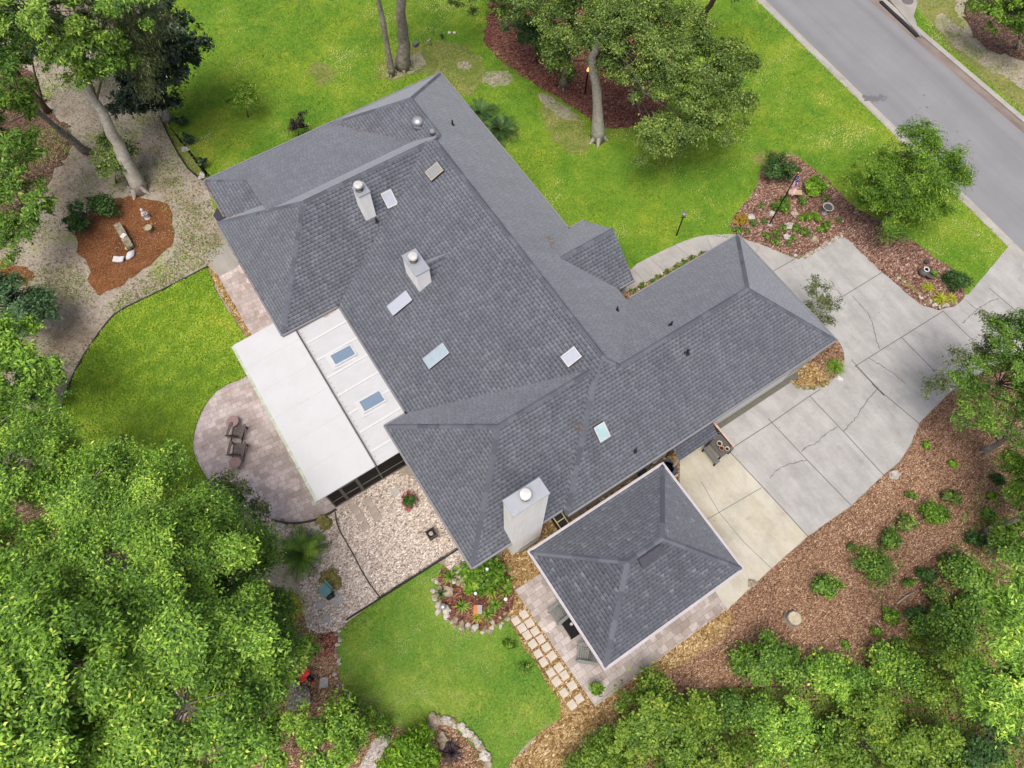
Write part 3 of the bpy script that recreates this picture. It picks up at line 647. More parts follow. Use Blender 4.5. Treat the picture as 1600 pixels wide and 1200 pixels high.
sub('walkway', [(984, 418), (1030, 394), (1062, 379), (1095, 368), (1130, 366), (1160, 366), (1200, 377), (1250, 393), (1262, 470), (1180, 440), (1150, 395), (1118, 392), (1092, 400), (1060, 416), (1020, 440), (976, 464), (950, 470)], 2, 'conc_walk', 0, 1)
sub('planting_strip', [(974, 460), (1020, 435), (1060, 411), (1092, 396), (1118, 388), (1140, 400), (1010, 490), (985, 485)], 3, 'pebble', .04, 0)
sub('driveway', [(1315, 352), (1362, 394), (1402, 428), (1426, 448), (1448, 466), (1470, 470), (1486, 464), (1513, 460), (1577, 384), (1660, 455), (1700, 540), (1620, 545), (1540, 578), (1485, 612), (1437, 660), (1425, 690), (1405, 722), (1380, 742), (1345, 775), (1330, 790), (1262, 838), (1140, 706), (1090, 650), (1200, 560), (1200, 440), (1250, 404)], 2.5, 'conc', .012, 0)
sub('beige_slab', [(1062, 715), (1065, 690), (1090, 670), (1140, 706), (1262, 838), (1200, 893), (1137, 952), (1115, 925), (1040, 800), (1062, 770)], 3, 'conc_beige', .01, 0)
sub('corner_bed', [(1290, 545), (1306, 524), (1318, 545), (1320, 570), (1305, 592), (1275, 607), (1255, 607), (1238, 600), (1230, 592)], 4, 'mulch', .03, 1)
sub('corner_gravel', [(1230, 592), (1270, 560), (1280, 578), (1292, 590), (1300, 595), (1275, 607), (1255, 607), (1238, 600)], 5, 'pebble', .03, 1)
# driveway joints and cracks
def strip(mb, px, wd, z, jit=0, sub_=1, seed=0):
    q = P2(px); r_ = random.Random(seed)
    if jit:
        q = smooth_poly(q, 1, False); q = wobble(q, r_, jit, .12, False)
    for a, c in zip(q, q[1:]):
        d = Vector((c[0]-a[0], c[1]-a[1], 0)); L = d.length
        if L < 1e-4: continue
        d /= L; s = Vector((-d.y, d.x, 0))*wd*.5*(r_.uniform(.5, 1.3) if jit else 1)
        mb.face([(a[0]-s.x, a[1]-s.y, z), (c[0]-s.x, c[1]-s.y, z), (c[0]+s.x, c[1]+s.y, z), (a[0]+s.x, a[1]+s.y, z)])
j = MB()
for i, px in enumerate([[(1335, 573), (1474, 486)], [(1208, 424), (1246, 402)], [(1314, 465), (1379, 425)], [(1337, 572), (1381, 618)], [(1381, 618), (1330, 562)], [(1265, 619), (1323, 680), (1380, 742)], [(1200, 654), (1260, 718), (1330, 790)], [(1140, 706), (1200, 770), (1262, 838)],
           [(1409, 528), (1462, 582)], [(1474, 487), (1528, 540), (1560, 570)], [(1362, 600), (1436, 662)], [(1265, 619), (1282, 608)], [(1206, 660), (1265, 619)], [(1138, 704), (1206, 660)], [(1545, 450), (1600, 497)], [(1145, 757), (1188, 762)], [(1356, 560), (1400, 605), (1440, 640)]][:15]):
    strip(j, px, .045, LZ*4)
strip(j, [(1104, 812), (1190, 762)], .03, LZ*4); strip(j, [(1095, 752), (1123, 800), (1160, 845), (1205, 888)], .025, LZ*4)
for px in ([(1050, 379), (1078, 402)], [(1103, 368), (1113, 392)], [(1015, 403), (1042, 428)], [(990, 422), (1008, 442)], [(1186, 384), (1180, 398)]): strip(j, px, .02, LZ*4)
props(j.build('slab_joints', MT['joint']), kind='structure')
j = MB()
for i, px in enumerate([[(1332, 463), (1345, 478), (1358, 492), (1366, 515), (1368, 530), (1375, 546)], [(1297, 437), (1308, 455), (1316, 463)], [(1372, 606), (1355, 625), (1345, 640), (1336, 655), (1318, 674)], [(1309, 667), (1290, 677), (1275, 693), (1262, 698), (1252, 706)], [(1262, 718), (1232, 725), (1210, 736), (1203, 748)], [(1357, 560), (1378, 572), (1398, 585), (1415, 600)], [(1503, 506), (1515, 495), (1528, 482), (1545, 472), (1560, 467)], [(1507, 468), (1522, 480), (1533, 486)], [(1560, 510), (1580, 525), (1590, 530)], [(1190, 612), (1225, 640), (1250, 660)]][:9]):
    strip(j, px, .05, LZ*4.4, .035, 1, i)
props(j.build('slab_cracks', MT['crack']), kind='structure')
# paver patios, stepping areas
sub('tan_gravel', [(770, 888), (795, 845), (870, 795), (1035, 698), (1058, 706), (1064, 735), (1066, 760), (1100, 860), (1138, 951), (1148, 966), (1142, 985), (1095, 1020), (1045, 1050), (1030, 1066), (1010, 1085), (965, 1115), (945, 1152), (905, 1178), (862, 1215), (780, 1270), (735, 1270), (790, 1200), (852, 1138), (884, 1114), (835, 1033), (790, 966), (798, 940), (790, 910)], 2.5, 'pebble', .06, 1)
sub('pavilion_patio', [(804, 922), (850, 893), (1035, 770), (1066, 775), (1118, 925), (1136, 951), (930, 1104)], 3.5, 'paver_grey', 0, 0)
PATIO = sub('patio', [(385, 590), (345, 605), (322, 630), (308, 660), (300, 697), (308, 722), (338, 770), (378, 798), (420, 812), (455, 818), (490, 814), (525, 796), (560, 780), (480, 600), (420, 560)], 3, 'paver', 0, 1)
sub('side_walk', [(342, 433), (377, 411), (470, 560), (430, 590)], 3, 'paver', 0, 0)
sub('side_slab', [(323, 397), (358, 378), (385, 408), (343, 433)], 3.4, 'conc_grey', 0, 0)
sub('sand_strip', [(323, 416), (342, 432), (405, 545), (388, 530), (355, 478), (336, 446)], 3.2, 'pebble', .03, 0)
sub('gravel_yard', [(484, 992), (468, 945), (468, 905), (488, 872), (440, 850), (405, 815), (420, 800), (522, 797), (650, 715), (760, 880), (742, 908), (705, 903), (692, 880), (700, 868), (620, 915), (545, 968), (535, 985)], 2, 'gravel_w', .05, 1)
sub('rock_bed', [(684, 897), (680, 930), (690, 957), (706, 973), (730, 983), (756, 985), (780, 973), (798, 956), (806, 930), (797, 905), (790, 878), (760, 872), (742, 905), (712, 905), (695, 880)], 4, 'mulch_red', .05, 1)
sub('mulch_ground', [(380, 900), (478, 935), (486, 992), (532, 984), (526, 1030), (532, 1070), (545, 1095), (565, 1112), (600, 1130), (660, 1140), (690, 1130), (712, 1138), (735, 1162), (765, 1195), (775, 1290), (500, 1330), (200, 1330), (250, 1100)], 1.6, 'mulch', .08, 1)
sub('red_mulch', [(488, 992), (530, 985), (526, 1012), (505, 1030), (490, 1020)], 2.2, 'mulch_red', .08, 1)
sub('garden_path', [(548, 1280), (560, 1200), (580, 1162), (596, 1146), (612, 1150), (600, 1175), (585, 1210), (590, 1280)], 2.2, 'path_pale', .05, 1)
sub('mulch_slope', [(1485, 612), (1437, 660), (1425, 690), (1405, 722), (1380, 742), (1345, 775), (1330, 790), (1262, 838), (1200, 893), (1137, 952), (1148, 966), (1142, 985), (1095, 1020), (1045, 1050), (1030, 1066), (1005, 1090), (960, 1120), (945, 1155), (905, 1180), (862, 1217), (800, 1290), (1700, 1330), (1750, 560), (1620, 545), (1540, 578)], 2.2, 'mulch', .07, 0)
sub('pine_straw', [(112, 372), (140, 325), (180, 305), (220, 308), (262, 315), (272, 345), (270, 385), (240, 407), (210, 430), (185, 450), (150, 466), (140, 440), (130, 400)], 1, 'straw', .18)
sub('pine_straw', [(-40, 405), (20, 408), (52, 425), (45, 445), (10, 452), (-40, 450)], 1, 'straw', .2)
sub('leaf_litter', [(-40, 60), (40, 100), (75, 170), (115, 205), (110, 240), (60, 300), (30, 380), (-60, 390)], .8, 'litter', .3)
sub('leaf_litter', [(100, 690), (200, 660), (215, 720), (150, 760), (330, 900), (420, 1000), (500, 1200), (300, 1300), (-100, 1300), (-100, 650), (60, 640)], .8, 'litter', .2)
# road with concrete edge strips
a0, a1 = at(1185, 0), at(1577, 384); e0, e1 = at(1376, 0), at(1600, 191)
def ext(p, q, t): return p+(q-p)*t
W0, W1 = ext(a0, a1, -1.2), ext(a0, a1, 2.2); E0, E1 = ext(e0, e1, -2.0), ext(e0, e1, 4.2)
nW = Vector((-(a1-a0).y, (a1-a0).x, 0)).normalized()
if nW.dot(e0-a0) < 0: nW = -nW
rang = math.atan2((a1-a0).y, (a1-a0).x)
rb_ = NB('worn_road_asphalt', .85, .2); rp0 = rb_.pos((1, 1, 1), -rang); rm_ = rb_.n('Mapping'); rb_.l(rp0, rm_.inputs['Vector']); rm_.inputs['Scale'].default_value = (.035, .7, 1); rp = rm_.outputs[0]; rq = rb_.pos()
rc = rb_.ramp(rb_.noise(rp, 1.0, 5, .6), [(.3, (.168, .172, .177)), (.5, (.194, .198, .204)), (.7, (.216, .221, .227))])
rc = rb_.mix(rc, rb_.ramp(rb_.noise(rq, 28, 4), [(.3, (.93, .93, .93)), (.7, (1.06, 1.06, 1.06))]), 1, 'MULTIPLY'); rc = rb_.mix(rc, rb_.ramp(rb_.noise(rq, .5, 5, .6), [(.3, (.93, .93, .935)), (.65, (1.03, 1.03, 1.03))]), 1, 'MULTIPLY')
rv_ = rb_.n('TexVoronoi', feature='F1'); rv_.inputs['Scale'].default_value = .5; rb_.l(rq, rv_.inputs['Vector']); rc = rb_.mix(rc, rb_.ramp(rv_.outputs['Distance'], [(.02, (.4, .4, .4)), (.05, (1, 1, 1))]), .8, 'MULTIPLY')
rb_.col(rc); rb_.bump(rb_.noise(rq, 60, 3), .12, .005); MT['asphalt'] = rb_.m
sheet('road', [W0+nW*.2, W1+nW*.2, E1-nW*.2, E0-nW*.2], LZ*2.2, MT['asphalt'])
sheet('road_edge', [W0-nW*.12, W1-nW*.12, W1+nW*.42, W0+nW*.42], LZ*3.2, MT['curb'])
sheet('road_gutter', [E0-nW*.75, E1-nW*.75, E1-nW*.15, E0-nW*.15], LZ*3.2, MT['curb_dark'])
c = MB(); c.prism([(p.x, p.y) for p in (E0-nW*.15, E1-nW*.15, E1+nW*.22, E0+nW*.22)], 0, .11); props(c.build('kerb', MT['curb']), kind='structure')
sub('verge', [(1440, -60), (1378, 0), (1600, 190), (1700, 280), (1720, 240), (1600, 140), (1530, 80), (1490, 20), (1500, -60)], 1, 'worn', .25)
VERGE = sub('verge_grass', [(1395, 20), (1440, 55), (1500, 105), (1610, 198), (1700, 276), (1700, 262), (1600, 172), (1530, 120), (1480, 70), (1450, 30), (1420, 0)], 1.4, 'lawn', .2)
sub('sand_patch', [(1455, 30), (1480, 20), (1510, 55), (1540, 80), (1600, 105), (1600, 130), (1560, 120), (1520, 95), (1480, 65)], 1.8, 'sand_patch', .25)
sub('leaf_litter', [(1505, 0), (1560, -40), (1700, -20), (1700, 120), (1600, 95), (1540, 75), (1510, 45)], 1.6, 'litter', .25)
st = MB(); r2 = random.Random(3)
cc = at(1338, 152)
q = [at(1346+x, 151+y) for x, y in ((0, -2), (6, -3), (11, 0), (14, 3), (8, 4), (2, 3))]; st.face([(p.x, p.y, LZ*3.4) for p in smooth_poly(q, 2)])
for _ in range(90):
    p = at(1368+max(-16, min(18, r2.gauss(0, 8))), 155+r2.gauss(0, 2.2)); s = r2.uniform(.04, .13); st.face([(p.x+cos(a)*s*r2.uniform(.6, 1.2)*1.3, p.y+sin(a)*s*r2.uniform(.5, 1), LZ*3.4+r2.uniform(.0005, .003)) for a in np.arange(0, 6.2, 1.05)])
props(st.build('oil_stain', plain('asphalt_repair_stain', (.12, .12, .12), .7)), kind='structure')
# storm inlet
si = thing('storm_inlet', 'concrete storm drain slab with round manhole lid on the far kerb', 'storm drain', at(1408, 20))
q = [at(1372, -12), at(1436, 62), at(1424, 28), at(1432, 8), at(1420, -14)]
c = MB(); c.prism([(p.x, p.y) for p in (q[0]+nW*.2, q[1]+nW*.1, q[2]+nW*.1, q[3], q[4])], .02, .16); c.build('slab', MT['conc_grey'], si)
p = at(1416, 4); c = MB(); c.lathe((p.x, p.y, .16), [(.42, 0), (.42, .012), (.36, .02), (.34, .014)], 28); c.build('manhole_lid', plain('cast_iron_lid', (.14, .13, .12), .6, .2), si)
a, b_ = at(1376, 3), at(1434, 58); c = MB(); c.bar((a.x-nW.x*.05, a.y-nW.y*.05, .06), (b_.x-nW.x*.05, b_.y-nW.y*.05, .06), .22, .10); c.build('throat', MT['black'], si)

# ------------------------------------------------------------------ grass and leaf stuff
def npr(seed): return np.random.default_rng(seed)
def raw_mesh(name, V, nper, mat, parent=None, tint=None, smooth=False):
    n = len(V)//nper; me = bpy.data.meshes.new(name); off = Vector((0, 0, 0)) if parent is None else WORLD[parent.name]
    V = (V-np.array(off)).astype(np.float32)
    me.vertices.add(len(V)); me.vertices.foreach_set('co', V.ravel())
    me.loops.add(n*nper); me.loops.foreach_set('vertex_index', np.arange(n*nper, dtype=np.int32))
    me.polygons.add(n); me.polygons.foreach_set('loop_start', np.arange(0, n*nper, nper, dtype=np.int32)); me.polygons.foreach_set('loop_total', np.full(n, nper, np.int32))
    if tint is not None:
        a = me.attributes.new('tint', 'FLOAT', 'FACE'); a.data.foreach_set('value', np.clip(tint, 0, 1).astype(np.float32))
    me.update(calc_edges=True); me.validate()
    me.materials.append(mat); o = bpy.data.objects.new(name, me); COL.objects.link(o)
    if parent is not None: o.parent = parent
    WORLD[o.name] = off.copy(); return o
def vnoise(X, Y, s, seed):
    g = npr(seed); ph = g.uniform(0, 6.28, (8, 3)); fr = g.uniform(.4, 1.6, 8)*s; an = g.uniform(0, 6.28, 8); r = 0
    for i in range(8): r = r+np.sin((X*np.cos(an[i])+Y*np.sin(an[i]))*fr[i]+ph[i, 0]+1.3*np.sin((X*np.sin(an[i])-Y*np.cos(an[i]))*fr[i]*.7+ph[i, 1]))
    return .5+r/9
def grass(name, poly, dens, mat, h=.07, wd=.022, seed=1, holes=(), xy=None):
    g = npr(seed); xs = [p[0] for p in poly]; ys = [p[1] for p in poly]
    n = int((max(xs)-min(xs))*(max(ys)-min(ys))*dens); X = g.uniform(min(xs), max(xs), n); Y = g.uniform(min(ys), max(ys), n)
    kp_ = inside(poly, X, Y)
    for hh in holes: kp_ &= ~inside(hh, X, Y)
    # only where the photograph looks (a margin round the frame)
    P = np.stack([X, Y, np.zeros_like(X)], 1)-np.array([0, 0, CAM_H]); zc = P@np.array(AX_F); u = P@np.array(AX_R)/zc*F_PX; v_ = P@np.array(AX_U)/zc*F_PX
    kp_ &= (abs(u) < 1000) & (abs(v_) < 760); X, Y = X[kp_], Y[kp_]; n = len(X)
    hh = h*g.uniform(.5, 1.3, n); az = g.uniform(0, 6.28, n); ln = g.uniform(.3, 1.2, n)*hh; ax = az+1.57+g.uniform(-.5, .5, n)
    V = np.zeros((n, 3, 3)); V[:, 0, 0] = X-np.cos(ax)*wd; V[:, 0, 1] = Y-np.sin(ax)*wd; V[:, 1, 0] = X+np.cos(ax)*wd; V[:, 1, 1] = Y+np.sin(ax)*wd
    V[:, 2, 0] = X+np.cos(az)*ln; V[:, 2, 1] = Y+np.sin(az)*ln; V[:, 2, 2] = hh; V[:, :2, 2] = .006
    t = .47+.75*(vnoise(X, Y, .45, seed+5)-.5)+.85*(vnoise(X, Y, 1.4, seed+6)-.5)+.45*(vnoise(X, Y, 4.5, seed+9)-.5)+g.uniform(-.2, .2, n)
    return props(raw_mesh(name, V.reshape(-1, 3), 3, mat, None, t), kind='stuff')
G1 = foliage('lawn_blades', [(0, (0.056, 0.132, 0.011)), (.38, (0.111, 0.227, 0.018)), (.58, (0.191, 0.312, 0.028)), (.75, (0.318, 0.386, 0.063)), (1, (0.572, 0.505, 0.211))], .2)
G2 = foliage('garden_blades', [(0, (0.059, 0.126, 0.014)), (.38, (0.120, 0.205, 0.025)), (.58, (0.191, 0.269, 0.040)), (.75, (0.300, 0.332, 0.077)), (1, (0.480, 0.446, 0.221))], .2)
G3 = foliage('cover_leaves', [(0, (0.066, 0.155, 0.007)), (.4, (0.161, 0.295, 0.014)), (.65, (0.284, 0.419, 0.026)), (1, (0.529, 0.511, 0.074))], .25)
ISLw = P2(ISL); BEDw = P2([(752, 60), (764, 25), (770, -80), (1020, -20), (1065, 110), (1042, 172), (1005, 196), (965, 203), (905, 172), (835, 130)])
WALKw = P2([(980, 418), (1030, 394), (1095, 368), (1160, 374), (1250, 405), (1262, 470), (1100, 500), (950, 470)])
HOUSE = [Vector(p) for p in ((-.6, 20), (-.6, 31.6), (15.4, 31.6), (15.4, 17.8), (16.3, 17.8), (16.3, 12.4), (23, 12.4), (23, 4.8), (1.4, 5))]
DRW = P2([(1250, 404), (1315, 364), (1395, 441), (1472, 485), (1513, 460), (1577, 384), (1700, 520), (1200, 700)])
grass('grass', LAWN, 170, G1, .075, .020, 1, (ISLw, BEDw, WALKw, HOUSE, DRW))
grass('grass', VERGE, 200, G1, .08, .02, 4)
grass('grass', SW_LAWN, 330, G2, .06, .015, 2, (P2([(684, 897), (690, 957), (730, 983), (780, 973), (806, 930), (790, 878)]),))
def leaf_carpet(name, poly, dens, mat, size, seed, h=.12, holes=()):
    g = npr(seed); xs = [p[0] for p in poly]; ys = [p[1] for p in poly]; n = int((max(xs)-min(xs))*(max(ys)-min(ys))*dens)
    X = g.uniform(min(xs), max(xs), n); Y = g.uniform(min(ys), max(ys), n); kp_ = inside(poly, X, Y)
    for hh in holes: kp_ &= ~inside(hh, X, Y)
    X, Y = X[kp_], Y[kp_]; n = len(X)
    hill = vnoise(X, Y, 6, seed+3); Z = .03+h*np.clip(hill, 0, 1)*g.uniform(.5, 1, n)
    V, t = leaf_quads(np.stack([X, Y, Z], 1), np.stack([g.normal(0, .33, n), g.normal(0, .33, n), np.ones(n)], 1), size*g.uniform(.6, 1.4, n), .55, g)
    tt = .35*vnoise(X, Y, .7, seed+4)+.3*hill+g.uniform(0, .35, n)
    return props(raw_mesh(name, V, 4, mat, None, tt), kind='stuff')
def leaf_quads(C, Nn, L, aspect, g, axis=None):
    n = len(C); Nn = Nn/np.linalg.norm(Nn, axis=1, keepdims=True)
    A = g.normal(0, 1, (n, 3)) if axis is None else axis+g.normal(0, .25, (n, 3))
    A -= (A*Nn).sum(1, keepdims=True)*Nn; A /= np.linalg.norm(A, axis=1, keepdims=True)+1e-9; B = np.cross(Nn, A); L = np.asarray(L).reshape(-1, 1)
    fold = Nn*L*.12; V = np.empty((n, 4, 3)); V[:, 0] = C-A*L*.5; V[:, 1] = C+B*L*aspect*.5+fold-A*L*.08; V[:, 2] = C+A*L*.5-Nn*L*.1; V[:, 3] = C-B*L*aspect*.5+fold-A*L*.08
    return V.reshape(-1, 3), None
leaf_carpet('ground_cover', COVER, 640, G3, .088, 7, .12, (PATIO,))
WEST = P2([(-60, 60), (100, 60), (250, 182), (322, 285), (345, 395), (324, 417), (238, 462), (163, 511), (112, 592), (94, 650), (-60, 700)])
STRAW = P2([(112, 372), (140, 325), (220, 308), (272, 345), (240, 407), (150, 466), (140, 440)])
DRY = tinted('fallen_leaf', [(0, (.06, .035, .02)), (.4, (.17, .10, .055)), (.75, (.30, .22, .14)), (1, (.42, .36, .27))], .9)
leaf_carpet('leaf_scatter', WEST, 42, DRY, .085, 23, .01); leaf_carpet('leaf_scatter', P2([(1450, 0), (1600, -60), (1750, 250), (1600, 180), (1500, 90)]), 18, DRY, .09, 24, .01)
leaf_carpet('leaf_scatter', LAWN[2:], .8, DRY, .08, 26, .01, (HOUSE, DRW, WALKw)); leaf_carpet('leaf_scatter', SW_LAWN, .8, DRY, .07, 27, .01)
def weeds(name, poly, dens, mat, thr, seed, h=.09):
    g = npr(seed); xs = [p[0] for p in poly]; ys = [p[1] for p in poly]; n = int((max(xs)-min(xs))*(max(ys)-min(ys))*dens)
    X = g.uniform(min(xs), max(xs), n); Y = g.uniform(min(ys), max(ys), n); kp_ = inside(poly, X, Y) & ~inside(STRAW, X, Y) & (vnoise(X, Y, .9, seed)+.35*vnoise(X, Y, 3.5, seed+1)+g.uniform(-.25, .25, n) > thr); X, Y = X[kp_], Y[kp_]; n = len(X)
    az = g.uniform(0, 6.28, n); hh = h*g.uniform(.5, 1.3, n); V = np.zeros((n, 3, 3)); V[:, 0, 0] = X-np.sin(az)*.025; V[:, 0, 1] = Y+np.cos(az)*.025; V[:, 1, 0] = X+np.sin(az)*.025; V[:, 1, 1] = Y-np.cos(az)*.025; V[:, 2, 0] = X+np.cos(az)*hh; V[:, 2, 1] = Y+np.sin(az)*hh; V[:, 2, 2] = hh; V[:, :2, 2] = .006
    return props(raw_mesh(name, V.reshape(-1, 3), 3, mat, None, g.uniform(.15, .95, n)), kind='stuff')
weeds('weeds', WEST, 150, G2, .86, 31); weeds('weeds', P2([(330, 310), (350, 395), (300, 425), (180, 500), (170, 475), (270, 400), (285, 330)]), 150, G2, .55, 32)
leaf_carpet('mulch_chips', P2([(1437, 660), (1405, 722), (1330, 790), (1262, 838), (1137, 952), (1148, 966), (1045, 1050), (1010, 1090), (1250, 1080), (1500, 1000), (1600, 900), (1600, 640), (1500, 615)]), 90, tinted('bark_chip', [(0, (.08, .04, .026)), (.4, (.22, .125, .085)), (.8, (.36, .24, .175)), (1, (.52, .41, .34))], .9), .06, 25, .02)
dl = MB(); r3 = random.Random(8)
def leaf_line(a, b_, n, wd):
    a = Vector(a); b_ = Vector(b_)
    for _ in range(n):
        p = a.lerp(b_, r3.random())+Vector((r3.gauss(0, wd), r3.gauss(0, wd), .06+r3.random()*.03)); an = r3.uniform(0, 6.28); s = r3.uniform(.02, .05)
        dl.face([p+Vector((cos(an)*s, sin(an)*s, 0)), p+Vector((-sin(an)*s*.5, cos(an)*s*.5, .02)), p-Vector((cos(an)*s, sin(an)*s, 0)), p+Vector((sin(an)*s*.5, -cos(an)*s*.5, .02))], tint=r3.random())
leaf_line((8.0, 31.3, 2.78), (10.2, 26.0, 4.65), 110, .10); leaf_line((10.2, 25.9, 4.68), (11.2, 24.6, 5.5), 60, .07)
leaf_line((.2, 28.3, 2.86), (1.9, 27.0, 3.45), 90, .10); leaf_line((2.0, 26.0, 3.6), (2.0, 27.5, 3.5), 40, .08); leaf_line((-.05, 31.4, 2.72), (-.1, 28.6, 2.72), 70, .04)
leaf_line((13.4, 17.0, 4.3), (13.0, 15.9, 4.62), 40, .10); leaf_line((8.4, 7.6, 4.85), (8.55, 7.3, 4.7), 30, .12); leaf_line((2.5, 20.1, 2.6), (1.6, 20.05, 2.6), 40, .05); leaf_line((-.62, 27, 2.72), (-.6, 22, 2.72), 40, .03); leaf_line((16.1, 12.5, 2.75), (15.3, 12.6, 2.8), 40, .08)
props(dl.build('dry_leaves', tinted('dry_leaf', [(0, (.10, .045, .02)), (.5, (.22, .11, .055)), (1, (.34, .22, .14))], .9), tint=True), kind='stuff')
# ------------------------------------------------------------------ vegetation
MT['bark_grey'] = mottled('grey_bark', [(.25, (0.130, 0.111, 0.091)), (.5, (0.286, 0.254, 0.215)), (.75, (0.455, 0.416, 0.364))], 5, [(.35, (.75, .72, .7)), (.6, (1, 1, 1))], 1.2, .95, .8, .04)
MT['bark_pale'] = mottled('pale_bark', [(.25, (0.260, 0.234, 0.195)), (.5, (0.403, 0.377, 0.325)), (.75, (0.546, 0.520, 0.468))], 6, [(.35, (.82, .8, .78)), (.6, (1, 1, 1))], 1.0, .95, .6, .03)
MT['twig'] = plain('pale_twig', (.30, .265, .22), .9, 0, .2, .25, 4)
MT['limb'] = plain('dark_limb_bark', (.075, .068, .055), .9, 0, .2, .25, 4)  # darker brown than the trunk bark, so limbs stand out less
MT['stem'] = plain('shrub_stem', (.09, .065, .045), .9, 0, .2, .25, 4)
LEAF = {
 'bright': foliage('bright_leaves', [(0, (0.029, 0.084, 0.012)), (.3, (0.104, 0.227, 0.029)), (.6, (0.244, 0.444, 0.051)), (.85, (0.465, 0.710, 0.103)), (1, (0.830, 0.880, 0.162))], .3),
 'mid': foliage('mid_leaves', [(0, (0.021, 0.058, 0.010)), (.35, (0.072, 0.165, 0.021)), (.65, (0.167, 0.319, 0.038)), (1, (0.395, 0.544, 0.090))], .3),
 'oak': foliage('oak_leaves', [(0, (0.022, 0.046, 0.010)), (.35, (0.069, 0.125, 0.022)), (.65, (0.152, 0.239, 0.040)), (1, (0.381, 0.475, 0.102))], .2),
 'dark': foliage('dark_leaves', [(0, (.008, .022, .009)), (.4, (.017, .040, .016)), (.75, (.032, .065, .026)), (.93, (.06, .10, .045)), (1, (.15, .20, .05))], .08, .4, .5),
 'olive': foliage('olive_leaves', [(0, (0.041, 0.061, 0.021)), (.4, (0.095, 0.130, 0.044)), (.75, (0.176, 0.212, 0.085)), (1, (0.297, 0.328, 0.169))], .2),
 'grn': foliage('garden_leaves', [(0, (0.027, 0.078, 0.007)), (.4, (0.089, 0.199, 0.016)), (.75, (0.199, 0.362, 0.030)), (1, (0.469, 0.597, 0.081))], .3),
 'deep': foliage('deep_leaves', [(0, (0.014, 0.042, 0.008)), (.4, (0.031, 0.084, 0.016)), (.75, (0.059, 0.140, 0.026)), (1, (0.126, 0.238, 0.046))], .15),
 'yellow': foliage('chartreuse_leaves', [(0, (0.132, 0.176, 0.011)), (.5, (0.308, 0.352, 0.022)), (1, (0.550, 0.528, 0.066))], .25),
 'purple': foliage('purple_leaves', [(0, (.010, .006, .008)), (.6, (.025, .014, .018)), (1, (.06, .035, .04))], .1),
 'vine': foliage('vine_leaves', [(0, (0.036, 0.087, 0.009)), (.3, (0.105, 0.200, 0.020)), (.6, (0.203, 0.334, 0.040)), (.88, (0.308, 0.438, 0.058)), (1, (0.492, 0.484, 0.063))], .3),
 'lime': foliage('lime_leaves', [(0, (0.065, 0.156, 0.007)), (.5, (0.156, 0.324, 0.015)), (1, (0.312, 0.504, 0.044))], .28),
 'flower': foliage('flower_mix', [(0, (.03, .08, .01)), (.45, (.06, .14, .02)), (.55, (.22, .03, .045)), (.8, (.35, .06, .08)), (1, (.6, .35, .35))], .2),
 'gold': foliage('golden_leaves', [(0, (.10, .13, .01)), (.5, (.35, .26, .02)), (1, (.62, .36, .03))], .2),
 'bluegreen': foliage('blue_green_leaves', [(0, (0.020, 0.061, 0.021)), (.4, (0.049, 0.115, 0.042)), (.75, (0.098, 0.189, 0.072)), (1, (0.210, 0.297, 0.130))], .2),
}
